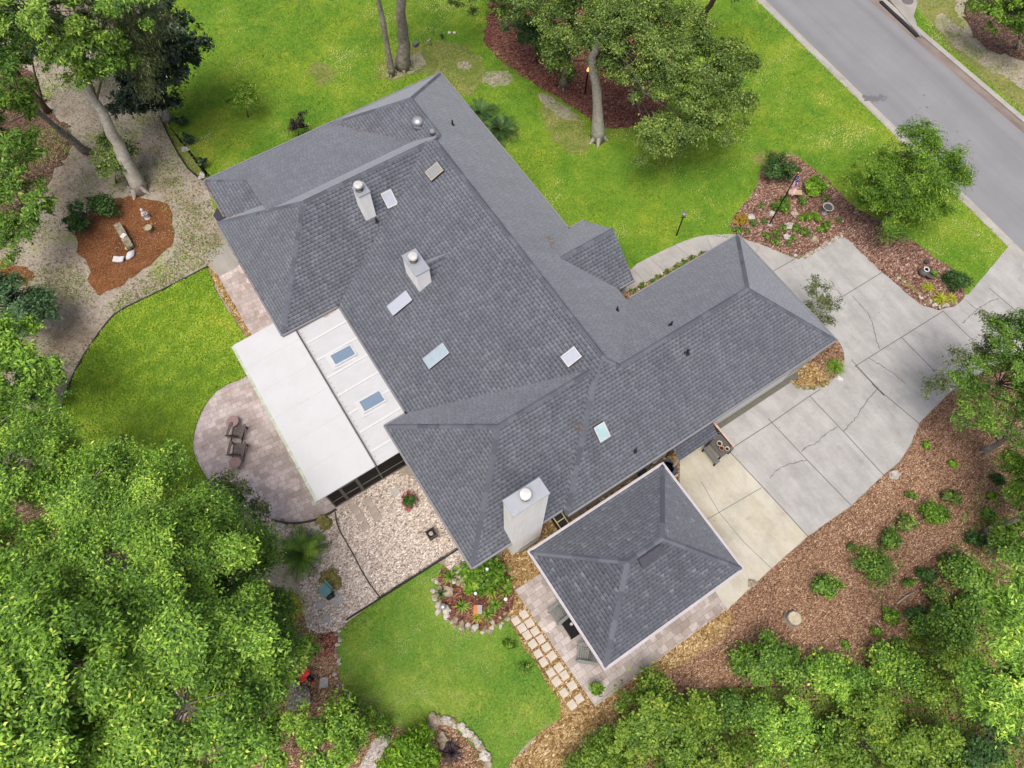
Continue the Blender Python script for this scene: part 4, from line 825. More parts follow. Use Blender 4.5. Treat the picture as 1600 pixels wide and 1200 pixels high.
def crown_leaves(blobs, n, size, seed, aspect=.42, crad=.55, flat=.55, up=.7, droop=0.0, bias=.45, tb=.0):
    """leaf quads gathered in clusters through the volume of ellipsoid blobs; returns verts, tint, cluster centres"""
    g = npr(seed); vol = np.array([b[1][0]*b[1][1]*b[1][2] for b in blobs])**.72; vol /= vol.sum()
    CC = []; VV = []; TT = []
    for (c, r), w_ in zip(blobs, vol):
        c = np.array(c); r = np.array(r); nl = int(n*w_)
        if nl < 4: continue
        rm = float(r.mean())
        if rm > .75:      # boughs: smaller mounds over the surface of the crown, with gaps between them
            mb_ = max(5, int(2.6*(rm/.62)**2)); d = g.normal(0, 1, (mb_, 3)); d /= np.linalg.norm(d, axis=1, keepdims=True)
            d[:, 2] = np.where(d[:, 2] < -.35, -d[:, 2], d[:, 2]); bc = c+d*r*g.uniform(.62, 1.05, (mb_, 1)); br = g.uniform(.28, .56, mb_)*min(1.25, rm/1.2+.3)
            nc = max(mb_*3, int(nl/42)); bi = g.integers(0, mb_, nc); dd_ = g.normal(0, 1, (nc, 3)); dd_ /= np.linalg.norm(dd_, axis=1, keepdims=True); dd_[:, 2] = np.where(dd_[:, 2] < -.3, -dd_[:, 2]*.7, dd_[:, 2])
            ctr = bc[bi]+dd_*br[bi][:, None]*np.array([1, 1, .6])*g.uniform(.55, 1.05, (nc, 1)); CC.append(ctr); cq = crad*.62
        else:
            nc = max(3, int(nl/70)); d = g.normal(0, 1, (nc, 3)); d /= np.linalg.norm(d, axis=1, keepdims=True)
            d[:, 2] = np.where(d[:, 2] < -.45, -d[:, 2]*.6, d[:, 2])
            ctr = c+d*r*(g.uniform(0, 1, (nc, 1))**bias)*g.uniform(.86, 1.12, (nc, 1)); CC.append(ctr); cq = crad
        idx = g.integers(0, nc, nl); cr = (cq*g.uniform(.55, 1.25, nc))[idx][:, None]
        off = g.normal(0, .5, (nl, 3))*cr; off[:, 2] *= flat
        if droop: off[:, 2] -= g.uniform(0, droop, nl)
        P = ctr[idx]+off; out = (P-c)/r; out /= np.linalg.norm(out, axis=1, keepdims=True)+1e-6
        Nn = out*.6+np.array([0, 0, up])+g.normal(0, .55, (nl, 3)); ax = out*.7+g.normal(0, .8, (nl, 3))+np.array([0, 0, -.5-droop*2])
        V, _ = leaf_quads(P, Nn, size*g.uniform(.5, 1.6, nl), aspect, g, ax)
        ct = g.uniform(0, 1, nc)
        if rm > .75: ct = .45*ct+.55*g.uniform(0, 1, mb_)[bi]
        VV.append(V); TT.append(.5+.34*(ct[idx]-.5)*2*.8+g.normal(0, .17, nl)+tb)
    return np.concatenate(VV), np.concatenate(TT), np.concatenate(CC)
def limbs(mb, p0, r0, tgts, g, r1=.012, n=5):
    for t in tgts:
        p0v = Vector(p0); t = Vector(t); L = (t-p0v).length; mid = p0v.lerp(t, .5)+Vector((g.normal(0, .08), g.normal(0, .08), .06))*L
        q = [p0v, p0v.lerp(mid, .55)+Vector((g.normal(0, .03)*L, g.normal(0, .03)*L, .02*L)), mid, mid.lerp(t, .55)+Vector((g.normal(0, .04)*L, g.normal(0, .04)*L, 0)), t]
        mb.tube(q, [r0, r0*.8, r0*.6, r0*.38, r1], n, False)
def tree(name, label, trunk, r0, blobs, n, size, mat, cat='tree', bark='bark_grey', group=None, seed=1, twigs=60, limb_k=.6, **kw):
    g = npr(seed); T = [Vector(p) for p in trunk]; root = thing(name, label, cat, T[0], group)
    k_ = len(T); tb = MB(); rad = [r0*(1.25 if i == 0 else 1-.55*i/(k_-1)) for i in range(k_)]
    # finer trunk with slight irregularity
    pts = []; rr = []
    for i in range(k_-1):
        for j_ in range(4):
            t = j_/4; p = T[i].lerp(T[i+1], t); pts.append(p+Vector((g.normal(0, .1), g.normal(0, .1), 0))*r0*(0 if i+j_ == 0 else 1)); rr.append((rad[i]*(1-t)+rad[i+1]*t)*(1+g.normal(0, .05)))
    pts.append(T[-1]); rr.append(rad[-1]); tb.tube(pts, rr, 12)
    if T[0].z < .3:
        for a in range(5):
            an = a*1.257+g.uniform(0, .6); tb.tube([T[0]+Vector((cos(an)*r0*.7, sin(an)*r0*.7, r0*1.3)), T[0]+Vector((cos(an)*r0*1.2, sin(an)*r0*1.2, r0*.4)), T[0]+Vector((cos(an)*r0*1.75, sin(an)*r0*1.75, -.05))], [r0*.45, r0*.36, r0*.15], 6, False)
    V, tt, CC = crown_leaves(blobs, n, size, seed, **kw)
    top = T[-1]; tk = tb; tb = MB()
    for c, r in blobs:
        limbs(tb, T[-1] if g.random() < .6 or k_ < 3 else T[-2], rad[-1]*.62*limb_k, [c], g, .03, 7)
        near = CC[np.linalg.norm((CC-np.array(c))/np.array(r), axis=1) < 1.25]
        m_ = min(len(near), max(3, int(twigs*len(near)/max(1, len(CC)))))
        if m_ > 0: limbs(tb, c, (.03*max(r)/2.2+.008), near[g.choice(len(near), m_, replace=False)], g, .008, 4)
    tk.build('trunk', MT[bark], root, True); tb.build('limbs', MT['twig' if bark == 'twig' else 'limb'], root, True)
    raw_mesh('crown', V, 4, LEAF[mat], root, tt)
    return root
def blob(px, py, z, r, rz=None):
    c = at(px, py, z); r = r if hasattr(r, '__len__') else (r, r, r*(.8))
    if rz: r = (r[0], r[1], rz)
    return ((c.x, c.y, c.z), r)
def tp(*pts): return [at(x, y, z) for x, y, z in pts]

# near canopy, lower left: six broad crowns
CAN = [
 ('broad leafy tree at the left edge below the pale sandy ground', (-20, 700, 0), [(30, 650, 7, 1.5), (-40, 690, 8, 2.0), (60, 720, 8, 1.7), (0, 760, 9, 2.0), (100, 690, 6, 1.1)], 15000, 'bright', .16),
 ('leafy tree reaching over the left end of the paver patio', (190, 800, 0), [(190, 750, 7.5, 1.4), (252, 757, 7.2, 1.2), (130, 790, 8.5, 1.9), (298, 815, 7.5, 1.25), (225, 805, 8.6, 1.6), (342, 850, 6.5, 1.0), (325, 790, 6, .8), (352, 800, 5, .75)], 24000, 'bright', .15),
 ('bright crown in the middle of the lower left canopy', (200, 950, 0), [(200, 880, 10.5, 1.8), (120, 920, 10, 1.6), (270, 900, 9.5, 1.5), (330, 890, 9, 1.3), (230, 945, 10.2, 1.6)], 23000, 'bright', .16),
 ('green crown beside the sago palm and the pale gravel', (370, 950, 0), [(375, 890, 6, 1.25), (418, 938, 5.2, 1.0), (345, 950, 7, 1.5), (400, 985, 6, 1.2), (430, 1010, 4.5, .8), (405, 872, 4.5, .7)], 21000, 'mid', .14),
 ('large leaved tree in the bottom left corner of the picture', (20, 1100, 0), [(30, 970, 12, 1.6), (80, 1040, 13, 1.8), (10, 1090, 13.5, 1.9), (70, 1150, 13, 1.6), (-30, 1010, 11.5, 1.6), (-10, 880, 10, 1.5), (30, 1220, 13, 1.6)], 26000, 'bright', .19),
 ('tall leafy tree with pale twigs at the bottom edge left of the mulch beds', (270, 1120, 0), [(270, 1010, 11, 1.8), (350, 1000, 10, 1.5), (200, 1040, 11.5, 1.6), (290, 1100, 11, 1.7), (200, 1130, 11.5, 1.6), (380, 1060, 9, 1.2), (330, 1160, 10, 1.6), (240, 1200, 11, 1.5), (150, 1190, 11.5, 1.4)], 36000, 'bright', .17),
]
for i, (lab, base, bl, n, mat, sz) in enumerate(CAN):
    b0 = at(*base); bb = [blob(x, y, z, r) for x, y, z, r in bl]; mx = np.mean([c for c, r in bb], axis=0); zt = min(c[2] for c, r in bb)-1.2
    tree('canopy_tree', lab, [b0, b0.lerp(Vector((mx[0], mx[1], zt)), .5), Vector((mx[0], mx[1], zt))], .19, bb, int(n*3.0), sz*.68, mat, bark='twig', group='crowns of the lower left canopy', seed=20+i, twigs=110, crad=.56, bias=.5, up=1.0)
tree('sapling', 'thin leaved sapling overhanging the lower left edge of the patio', tp((405, 855, 0), (404, 820, 2.2)), .05, [blob(376, 770, 4, .6), blob(400, 795, 3.8, .5), blob(350, 752, 4.2, .42), blob(405, 820, 3, .4)], 3200, .11, 'olive', bark='stem', seed=31, twigs=24, crad=.3)
# low growth at the foot of the canopy
tree('understorey_shrub', 'bright leafy shrub over the bottom of the left mulch bed', tp((460, 1165, 0), (465, 1145, 1.2)), .06, [blob(470, 1130, 2.6, .9), blob(530, 1125, 2.4, .8), blob(430, 1165, 2.6, .9), blob(500, 1180, 2.6, 1.0), blob(555, 1140, 2.0, .55), blob(400, 1150, 3, .9)], 15000, .15, 'bright', 'shrub', 'stem', seed=33, crad=.4)
tree('understorey_shrub', 'bright green shrub at the bottom edge beside the gravel path', tp((650, 1190, 0), (650, 1180, .5)), .06, [blob(640, 1180, 1.3, .8), blob(666, 1185, 1.1, .5), blob(610, 1200, 1.2, .6), blob(655, 1152, .8, .45), blob(645, 1220, 1.4, .8)], 11000, .14, 'lime', 'shrub', 'stem', seed=34, crad=.35)
tree('understorey_shrub', 'leafy branch hanging over the mulch above the red rooster', tp((400, 1080, 0), (410, 1050, 1.6)), .05, [blob(440, 1010, 2.6, .7), blob(475, 1018, 2.4, .55), blob(410, 1040, 2.8, .7)], 5200, .16, 'bright', 'shrub', 'stem', seed=35, crad=.35)
tree('understorey_shrub', 'dark blue green shrub left of the pitted rock', tp((425, 1085, 0), (425, 1075, .6)), .05, [blob(420, 1060, 1.5, .7), blob(405, 1100, 1.6, .6)], 3800, .12, 'bluegreen', 'shrub', 'stem', seed=36, crad=.35)
tree('understorey_shrub', 'small shrub drooping over the end of the path stones', tp((565, 1150, 0), (570, 1140, .4)), .04, [blob(575, 1125, .9, .5), blob(600, 1130, .6, .4), blob(545, 1105, .9, .45)], 3000, .11, 'grn', 'shrub', 'stem', seed=37, crad=.3)
# left edge trees
tree('broadleaf_tree', 'bushy green tree at the left edge above the ruddy straw', tp((-40, 400, 0), (-30, 330, 3)), .2, [blob(20, 260, 5, 1.8), blob(-10, 200, 6.5, 2.0), blob(35, 320, 4, 1.5), blob(15, 160, 6, 1.5), blob(20, 370, 3, 1.3)], 21000, .16, 'mid', seed=41, crad=.6)
tree('broadleaf_tree', 'dark round bush on the left edge below the straw patch', tp((10, 520, 0), (12, 500, 1)), .12, [blob(20, 480, 2.6, 1.6), blob(50, 495, 2.0, 1.1), blob(-20, 470, 2.8, 1.6), blob(45, 465, 2, .9)], 12000, .15, 'bluegreen', seed=42, crad=.5)
tree('broadleaf_tree', 'lime green tree leaning in from the left edge beside the grey sand', tp((-40, 640, 0), (-20, 590, 3)), .15, [blob(20, 540, 5, 1.2), blob(60, 565, 4.6, 1.0), blob(-10, 570, 5.2, 1.4), blob(75, 590, 4.2, .6)], 11000, .17, 'bright', seed=43, crad=.5)
tree('broadleaf_tree', 'shady shrub under the lime tree at the left edge', tp((40, 650, 0), (40, 640, .8)), .08, [blob(30, 620, 1.8, 1.0), blob(60, 612, 1.6, .7)], 5000, .14, 'deep', seed=44, crad=.45)
# big trees upper left
tree('large_oak', 'big pale barked oak with hanging moss leaning over the sandy yard', tp((218, 298, 0), (185, 225, 3.2), (150, 160, 6.0), (120, 105, 8.5)), .40, [blob(130, 55, 10, 2.0), blob(165, 95, 8.6, 1.5), blob(110, 85, 9.5, 1.5), blob(150, 125, 8, 1.1), blob(60, 20, 11.5, 2.4), blob(200, 10, 11, 1.6)], 21000, .15, 'mid', bark='bark_pale', seed=51, crad=.55, tb=.12)
tree('mossy_oak', 'oak crown hung with grey green moss beside the dark magnolia', tp((258, 182, 0), (240, 140, 2.8), (222, 90, 6.2)), .2, [blob(190, 50, 9, 1.6), blob(215, 95, 8, 1.1), blob(160, 15, 10, 1.8), blob(225, 20, 10, 1.3), blob(220, 125, 7.2, .6)], 17000, .20, 'olive', bark='bark_pale', seed=52, crad=.5, aspect=.16, droop=1.2, up=.2)
tree('pine_tree', 'slim leaning trunk crossing the left sandy ground', tp((136, 238, 0), (85, 197, 3), (32, 150, 6), (-30, 100, 9)), .2, [blob(-20, 80, 10, 1.6), blob(10, 55, 10, 1.3), blob(20, 110, 8.5, 1.0)], 7000, .15, 'mid', bark='bark_grey', seed=53)
tree('pine_tree', 'dark trunk at the left edge running up behind the sandy yard', tp((75, 175, 0), (35, 125, 3), (0, 75, 6), (-40, 20, 9)), .17, [blob(-40, 10, 10, 2), blob(20, 20, 10, 1.6)], 7000, .15, 'deep', bark='stem', seed=54)
tree('pine_tree', 'thin dark upright stem behind the leaning trunk', tp((66, 160, 0), (55, 118, 2.2), (46, 70, 4.6)), .08, [blob(45, 60, 5.5, .9), blob(55, 85, 4.4, .5), blob(60, 40, 6, 1.0)], 3200, .14, 'dark', bark='stem', seed=55)
tree('magnolia', 'dark glossy magnolia at the top left of the lawn', tp((262, 190, 0), (258, 150, 2.5)), .2, [blob(255, 110, 4, 2.0), blob(225, 140, 3.5, 1.6), blob(275, 75, 5, 1.9), blob(215, 90, 5, 1.8), blob(245, 40, 6.5, 2.0), blob(205, 160, 2.8, 1.0), blob(285, 105, 3.4, 1.3), blob(255, 165, 2.0, 1.1), blob(120, 70, 4, 1.6), blob(70, 60, 4, 1.4)], 30000, .19, 'dark', seed=56, crad=.55, aspect=.5)
tree('understorey_shrub', 'green shrub at the foot of the big leaning oak', tp((182, 285, 0), (180, 275, .6)), .05, [blob(172, 240, 2.2, 1.0), blob(185, 262, 1.5, .9), blob(195, 235, 2.0, .7)], 5200, .13, 'oak', 'shrub', 'stem', seed=57, crad=.4)
tree('understorey_shrub', 'low round shrub on the upper left corner of the pine straw bed', tp((140, 350, 0), (140, 345, .4)), .05, [blob(135, 335, .9, 1.0), blob(160, 322, .8, .8), blob(118, 345, .7, .6)], 6500, .12, 'deep', 'shrub', 'stem', seed=58, crad=.35)
# two trunks at the top
tree('twin_oak', 'thick ridged trunk at the top edge behind the house', tp((630, 104, 0), (629, 60, 2.6), (627, 0, 6), (622, -70, 9)), .42, [blob(600, -150, 11, 2.5), blob(680, -150, 11, 2.5)], 6000, .17, 'oak', seed=61)
tree('twin_oak', 'slim straight trunk leaning left of the thick ridged one', tp((613, 117, 0), (604, 70, 2.4), (592, 0, 5.6), (583, -60, 8)), .21, [blob(560, -130, 10, 2.0)], 4000, .17, 'oak', seed=62)
tree('twin_oak', 'low hanging leafy twigs at the top edge left of the mulch bed', tp((745, -60, 0), (742, -80, 3.5)), .15, [blob(735, -10, 4.5, .7), blob(712, 8, 3.4, .5), blob(738, 22, 2.6, .4), blob(760, -30, 5, 1.0)], 3200, .13, 'oak', seed=63, crad=.35)
# trees of the front bed
tree('live_oak', 'pale trunked live oak with a broad drooping crown over the front lawn', tp((935, 219, 0), (934, 160, 2.9), (926, 95, 6.0), (935, 60, 7.4)), .36,
     [blob(935, 55, 7.6, 1.3), blob(955, 95, 6.2, 1.0), blob(985, 75, 7, 1.5), blob(965, 30, 8, 1.7), blob(1010, 40, 7.6, 1.7), blob(1040, 90, 6.4, 1.9), blob(1100, 110, 6.0, 2.0), blob(1000, 130, 5.2, 1.4), blob(1130, 150, 4.8, 1.5), blob(1060, 150, 5, 1.7), blob(1030, 212, 3.6, 1.4), blob(1075, 195, 4.2, 1.4), blob(1018, 236, 3.0, 1.0), blob(1062, 220, 3.4, 1.1), blob(1138, 175, 4.4, 1.4), blob(1060, 50, 7, 1.6), blob(1112, 205, 3.8, 1.2), blob(1145, 100, 5.6, 1.2), blob(985, 118, 5.6, .9), blob(1035, 130, 5.4, 1.2)], 98000, .12, 'oak', bark='bark_pale', seed=64, crad=.55, tb=.05, limb_k=.45)
tree('live_oak', 'dense dark crown left of the pale trunk above the red mulch', tp((880, 135, 0), (885, 95, 2.5)), .22, [blob(900, 40, 6.5, 1.9), blob(850, 30, 5.5, 1.8), blob(945, 60, 6, 1.6), blob(960, 100, 4.6, 1.0), blob(885, 75, 5, 1.4), blob(1000, 30, 7, 1.9), blob(820, 10, 6, 1.8), blob(930, 0, 8, 2)], 46000, .13, 'oak', seed=65, crad=.55)
tree('understorey_shrub', 'tall dark shrub at the left end of the red mulch bed', tp((838, 95, 0), (838, 85, .8)), .09, [blob(835, 60, 2.2, 1.3), blob(815, 35, 2.6, 1.2), blob(850, 75, 1.5, .8)], 9000, .13, 'deep', 'shrub', 'stem', seed=66, crad=.45)
tree('understorey_shrub', 'green shrub standing in the red mulch left of the gas lamp', tp((882, 125, 0), (882, 118, .5)), .06, [blob(870, 95, 1.8, .8), blob(885, 115, 1.0, .6), blob(862, 75, 2.2, .8)], 5000, .12, 'mid', 'shrub', 'stem', seed=67, crad=.38)
tree('understorey_shrub', 'dark shrub at the very top of the red mulch bed', tp((770, 15, 0), (770, 8, .6)), .06, [blob(772, -5, 1.8, 1.2), blob(800, -10, 2.4, 1.3)], 6500, .13, 'deep', 'shrub', 'stem', seed=68, crad=.45)
tree('live_oak', 'dark crooked trunk at the top edge above the broad crown', tp((1093, 42, 0), (1102, 20, 1.6), (1118, -5, 3.2), (1150, -40, 5)), .24, [blob(1100, -60, 6, 1.6), blob(1175, -30, 5, 1.0), blob(1140, -5, 4, .5)], 4500, .14, 'oak', bark='stem', seed=69, crad=.4)
# feathery tree on the island, small tree at the garage corner
tree('crape_myrtle', 'broad feathery green tree over the driveway island', tp((1398, 372, 0), (1400, 350, 1.4)), .11, [blob(1412, 300, 2.6, (2.3, 2.3, 1.7)), blob(1455, 290, 3.0, (1.7, 1.7, 1.4)), blob(1370, 300, 2.4, (1.5, 1.5, 1.2)), blob(1420, 235, 4.2, 1.5), blob(1370, 270, 3.6, 1.4), blob(1460, 265, 3.8, 1.4), blob(1410, 290, 3.4, 1.6), blob(1350, 310, 2.6, 1.0), blob(1440, 320, 2.6, 1.3), blob(1385, 335, 2.4, 1.1), blob(1480, 285, 3.2, .9), blob(1505, 270, 3.4, .5), blob(1450, 215, 4.4, .7), blob(1390, 365, 1.6, .6), blob(1330, 285, 3, .6), blob(1415, 350, 1.8, .8), blob(1500, 235, 3.8, .35)], 70000, .105, 'grn', bark='stem', seed=71, crad=.5, aspect=.34, twigs=90)
tree('ornamental_tree', 'sparse small leaved tree at the corner of the driveway wing', tp((1284, 508, 0), (1283, 492, 1.2)), .05, [blob(1275, 445, 2.6, .55), blob(1280, 470, 2.3, .7), blob(1298, 478, 2.1, .55), blob(1275, 495, 1.7, .5), blob(1296, 500, 1.5, .45), blob(1292, 450, 2.6, .3), blob(1266, 475, 2.2, .3)], 3000, .10, 'olive', bark='stem', seed=72, twigs=45, crad=.3)
# right hand side
tree('slope_oak', 'fine leaved tree over the driveway at the right edge', tp((1536, 706, 0), (1562, 692, 1.4), (1600, 670, 3.4)), .17, [blob(1560, 600, 4.5, 1.6), blob(1600, 560, 5.5, 1.8), blob(1530, 640, 3.6, 1.2), blob(1600, 640, 4.5, 1.8), blob(1570, 660, 3.6, 1.2), blob(1600, 530, 6, 1.3), blob(1500, 590, 4.2, .7)], 36000, .10, 'mid', seed=73, crad=.42, aspect=.36)
tree('slope_oak', 'sparse leafy boughs hanging over the concrete at the right edge', tp((1640, 640, 0), (1620, 580, 3)), .14, [blob(1500, 565, 4.5, .55), blob(1545, 535, 5, .55), blob(1465, 600, 4, .5), blob(1575, 505, 5.5, .5), blob(1540, 497, 5.5, .35), blob(1450, 610, 3.8, .3), blob(1525, 545, 5, .4), blob(1590, 520, 5, .4)], 3600, .11, 'olive', seed=74, twigs=60, crad=.32)
tree('slope_oak', 'grey trunk leaving the right edge above the lower shrubs', tp((1540, 832, 0), (1568, 820, 1.4), (1610, 800, 3.4)), .17, [blob(1660, 760, 5, 1.6), blob(1660, 830, 5, 1.4)], 5000, .13, 'mid', seed=75)
tree('slope_shrub', 'bright green shrub at the right edge between the two grey trunks', tp((1595, 800, 0), (1595, 790, .6)), .06, [blob(1590, 745, 2.2, 1.0), blob(1600, 790, 1.8, 1.0), blob(1580, 720, 2.6, .5)], 6500, .13, 'grn', 'shrub', 'stem', seed=76, crad=.4)
tree('slope_tree', 'bright close tree filling the lower right corner', tp((1640, 1060, 0), (1630, 1020, 5)), .14, [blob(1585, 940, 8, 1.1), blob(1600, 990, 8, 1.2), blob(1570, 965, 8, .7), blob(1560, 1080, 7, 1.1), blob(1600, 1110, 7, 1.2), blob(1530, 1090, 6.5, .8), blob(1590, 905, 8, .7), blob(1575, 1050, 7.4, .9)], 17000, .16, 'bright', seed=77, crad=.42, aspect=.3)
# vines and thicket at the bottom right: individual shrubs
TH = [((1010, 1165), [(1010, 1120, 1.8, 1.3), (1050, 1150, 1.8, 1.2), (985, 1160, 1.7, 1.0), (1020, 1085, 1.6, .8), (1060, 1110, 1.4, .9)], 15000, 'vine', 'tall leafy shrub below the pavilion corner on the tan gravel'),
      ((1090, 1185), [(1090, 1150, 1.6, 1.2), (1120, 1185, 1.6, 1.1), (1065, 1195, 1.5, 1.0)], 9500, 'vine', 'rounded green shrub at the bottom edge right of the leafy one'),
      ((1190, 1060), [(1190, 1030, 1.0, .85), (1222, 1030, 1.0, .65), (1162, 1035, .8, .6), (1235, 1050, .9, .6)], 8500, 'mid', 'loose shrub on the mulch below the tree stump'),
      ((1170, 1120), [(1165, 1105, .9, .9), (1140, 1110, .8, .6)], 4800, 'mid', 'grey green shrub between the leafy shrub and the thicket'),
      ((1290, 1075), [(1285, 1055, .9, .8), (1310, 1045, .9, .6), (1335, 1075, 1.0, .9)], 6500, 'bright', 'low vine covered mound in the middle of the thicket'),
      ((1230, 1150), [(1225, 1125, 1.2, 1.1), (1260, 1150, 1.2, 1.1), (1195, 1155, 1.1, .9)], 9500, 'bright', 'yellow green vine mound at the bottom edge'),
      ((1340, 1140), [(1330, 1120, 1.2, 1.0), (1375, 1130, 1.2, 1.0), (1350, 1165, 1.3, 1.1)], 9500, 'vine', 'bright vine mound right of the yellow green one'),
      ((1300, 1200), [(1290, 1190, 1.2, 1.2), (1330, 1205, 1.2, 1.1)], 7000, 'vine', 'leafy mound cut by the bottom edge'),
      ((1440, 1190), [(1430, 1165, 1.4, 1.1), (1470, 1180, 1.4, 1.1), (1400, 1195, 1.3, 1.0)], 9500, 'vine', 'green thicket mound at the bottom right'),
      ((1400, 1050), [(1385, 1030, .9, .7), (1420, 1045, .9, .8), (1375, 1055, .7, .5)], 5500, 'bright', 'green ground shrub above the thicket edge'),
      ((1480, 1060), [(1470, 1035, 1.3, .9), (1500, 1060, 1.3, 1.0), (1450, 1075, 1.0, .8)], 7500, 'vine', 'olive shrub left of the bright close tree'),
      ((1470, 985), [(1468, 970, .7, .7), (1500, 990, .8, .65), (1442, 982, .5, .5), (1512, 955, .7, .5)], 4300, 'mid', 'wide leafy shrub on the mulch at the right'),
      ((1500, 905), [(1500, 890, .9, .7), (1525, 905, .9, .6)], 4200, 'mid', 'leafy shrub just below the lower grey trunk'),
      ((1570, 870), [(1570, 855, 1.2, .9), (1600, 870, 1.2, 1.0)], 5200, 'mid', 'shrub at the right edge under the lower grey trunk'),
      ((1540, 1180), [(1545, 1150, 1.4, 1.0), (1520, 1185, 1.3, .9)], 5500, 'deep', 'shaded shrub under the bright close tree'),
      ((930, 1200), [(930, 1190, .9, .8), (960, 1200, .9, .7), (900, 1205, .8, .5)], 5200, 'vine', 'small leafy shrub at the bottom edge beside the tan gravel')]
for i, ((bx, by), bl, n, mat, lab) in enumerate(TH):
    tree('thicket_shrub', lab, tp((bx, by, 0), (bx, by-6, .5)), .05, [blob(x, y, z, r) for x, y, z, r in bl], int(n*1.35), .115, mat, 'shrub', 'stem', 'shrubs of the lower right thicket', 80+i, 26, crad=.4, aspect=.6, bias=.6)
g = npr(99); X = g.uniform(0, 1, 1); TG = P2([(1130, 1075), (1260, 1075), (1340, 1060), (1400, 1010), (1470, 940), (1560, 920), (1680, 960), (1700, 1300), (900, 1300), (960, 1120), (1080, 1080)])
leaf_carpet('undergrowth', TG, 230, LEAF['vine'], .12, 17, .4)
leaf_carpet('undergrowth', P2([(1480, 860), (1520, 760), (1570, 700), (1680, 660), (1700, 960), (1560, 960), (1440, 950)]), 45, LEAF['mid'], .11, 18, .3)
# far side of the road
tree('verge_tree', 'green tree beyond the road at the top right corner', tp((1590, 75, 0), (1592, 62, .8)), .12, [blob(1575, 40, 2.6, 1.3), blob(1600, 55, 2.2, 1.2), blob(1560, 20, 3.2, 1.2), blob(1600, 10, 4, 1.8), blob(1530, 5, 3, .7)], 12000, .15, 'grn', seed=78, crad=.5)

# ---- small plants: prototypes copied over the beds
PROTO = {}
def small(kind):
    if kind in PROTO: return dup
    return None
def make_plant(nm, lab, cat, px, py, R, h, n, size, mat, seed, group=None, **kw):
    p = at(px, py); root = thing(nm, lab, cat, p, group)
    bl = [((p.x, p.y, h*.55), (R, R, h*.5)), ((p.x+R*.35, p.y-R*.2, h*.45), (R*.7, R*.7, h*.42)), ((p.x-R*.3, p.y+R*.3, h*.5), (R*.7, R*.7, h*.45))]
    V, tt, CC = crown_leaves(bl, n, size, seed, crad=R*.42, **kw); raw_mesh('foliage', V, 4, LEAF[mat], root, tt)
    s = MB(); g_ = npr(seed)
    for c in CC[:14]: s.tube([p, Vector((p.x+(c[0]-p.x)*.5, p.y+(c[1]-p.y)*.5, c[2]*.6)), Vector(c)], [.02, .014, .006], 4, False)
    s.build('stem', MT['stem'], root); return root
SHB = [(1452, 800, .85, .9, 'grn', 'bright rounded shrub on the mulch slope below the driveway'), (1358, 880, 1.15, 1.1, 'mid', 'largest leafy shrub in the middle of the mulch slope'), (1385, 838, .7, .8, 'mid', 'dark shrub just above the largest one on the mulch'), (1411, 815, .6, .8, 'oak', 'thin shrub between the dark one and the bright one'), (1481, 772, .55, .6, 'oak', 'sparse shrub above and right of the bright rounded shrub'), (1285, 910, .75, .8, 'mid', 'shrub standing alone on the mulch above the tree stump'), (1441, 893, .55, .6, 'deep', 'small dark shrub right of the largest leafy one'),
       (1519, 840, .5, .65, 'deep', 'small dark shrub left of the lower grey trunk'), (1500, 945, .8, .9, 'mid', 'loose shrub at the upper edge of the wide leafy shrub'), (1455, 925, .6, .7, 'oak', 'loose brownish shrub left of the wide leafy shrub'), (1535, 925, .75, .8, 'mid', 'loose shrub toward the right edge below the lower grey trunk'), (1420, 770, .3, .35, 'mid', 'little tuft above the bright rounded shrub on the slope'), (1540, 800, .45, .5, 'mid', 'low shrub between the two grey trunks'), (1330, 850, .28, .3, 'oak', 'little brownish tuft left of the largest leafy shrub'), (1415, 905, .35, .4, 'mid', 'small tuft between the largest leafy shrub and the dark one'), (1475, 870, .4, .45, 'oak', 'low brownish shrub right of the small dark shrub'), (1555, 745, .4, .45, 'deep', 'low dark shrub under the right edge tree'), (1400, 1000, .35, .35, 'mid', 'green sprig on the mulch just above the thicket'), (1320, 1000, .25, .25, 'mid', 'tiny sprig on bare mulch above the thicket'), (1386, 957, .5, .5, 'grn', 'small bright shrub on the lower mulch'), (1424, 955, .55, .7, 'deep', 'dark shrub beside the small bright one on the lower mulch'), (1367, 983, .3, .35, 'grn', 'tiny seedling on the lower mulch'), (1445, 690, .25, .25, 'lime', 'tiny lime tuft at the upper driveway edge of the mulch'), (1486, 720, .28, .25, 'lime', 'tiny green tuft in the upper mulch under the right tree'), (1548, 770, .25, .25, 'lime', 'tiny green tuft near the right edge of the mulch')]
for i, (px, py, R, h, mat, lab) in enumerate(SHB): make_plant('mulch_shrub', lab, 'shrub', px, py+6, R*.72, h, int(2600*R+300), .11, mat, 120+i, 'shrubs dotted over the mulch slope', aspect=.5)
# planting of the island bed
def island(px, py, R, mat, lab, seed, h=None, n=700, size=.09, nm='bed_plant', grp='plants in the island bed', **kw): return make_plant(nm, lab, 'plant', px, py, R, h or R*1.1, n, size, mat, seed, grp, **kw)
make_plant('bed_shrub', 'dark round shrub behind the flagpole', 'shrub', 1211, 280, .85, 1.35, 4200, .11, 'deep', 150, None)
make_plant('bed_shrub', 'bright green hydrangea right of the flagpole bench', 'shrub', 1268, 296, .62, .7, 1500, .13, 'lime', 151, None, aspect=.7)
make_plant('bed_shrub', 'leafy hosta at the foot of the flagpole', 'plant', 1219, 324, .48, .45, 1000, .14, 'grn', 152, None, aspect=.6)
p1 = island(1256, 344, .36, 'lime', 'left one of the pair of lime clumps beside the birdbath', 153, n=800, size=.08)
dup(p1, at(1275, 342), 1.9, .95, 'right one of the pair of lime clumps beside the birdbath')
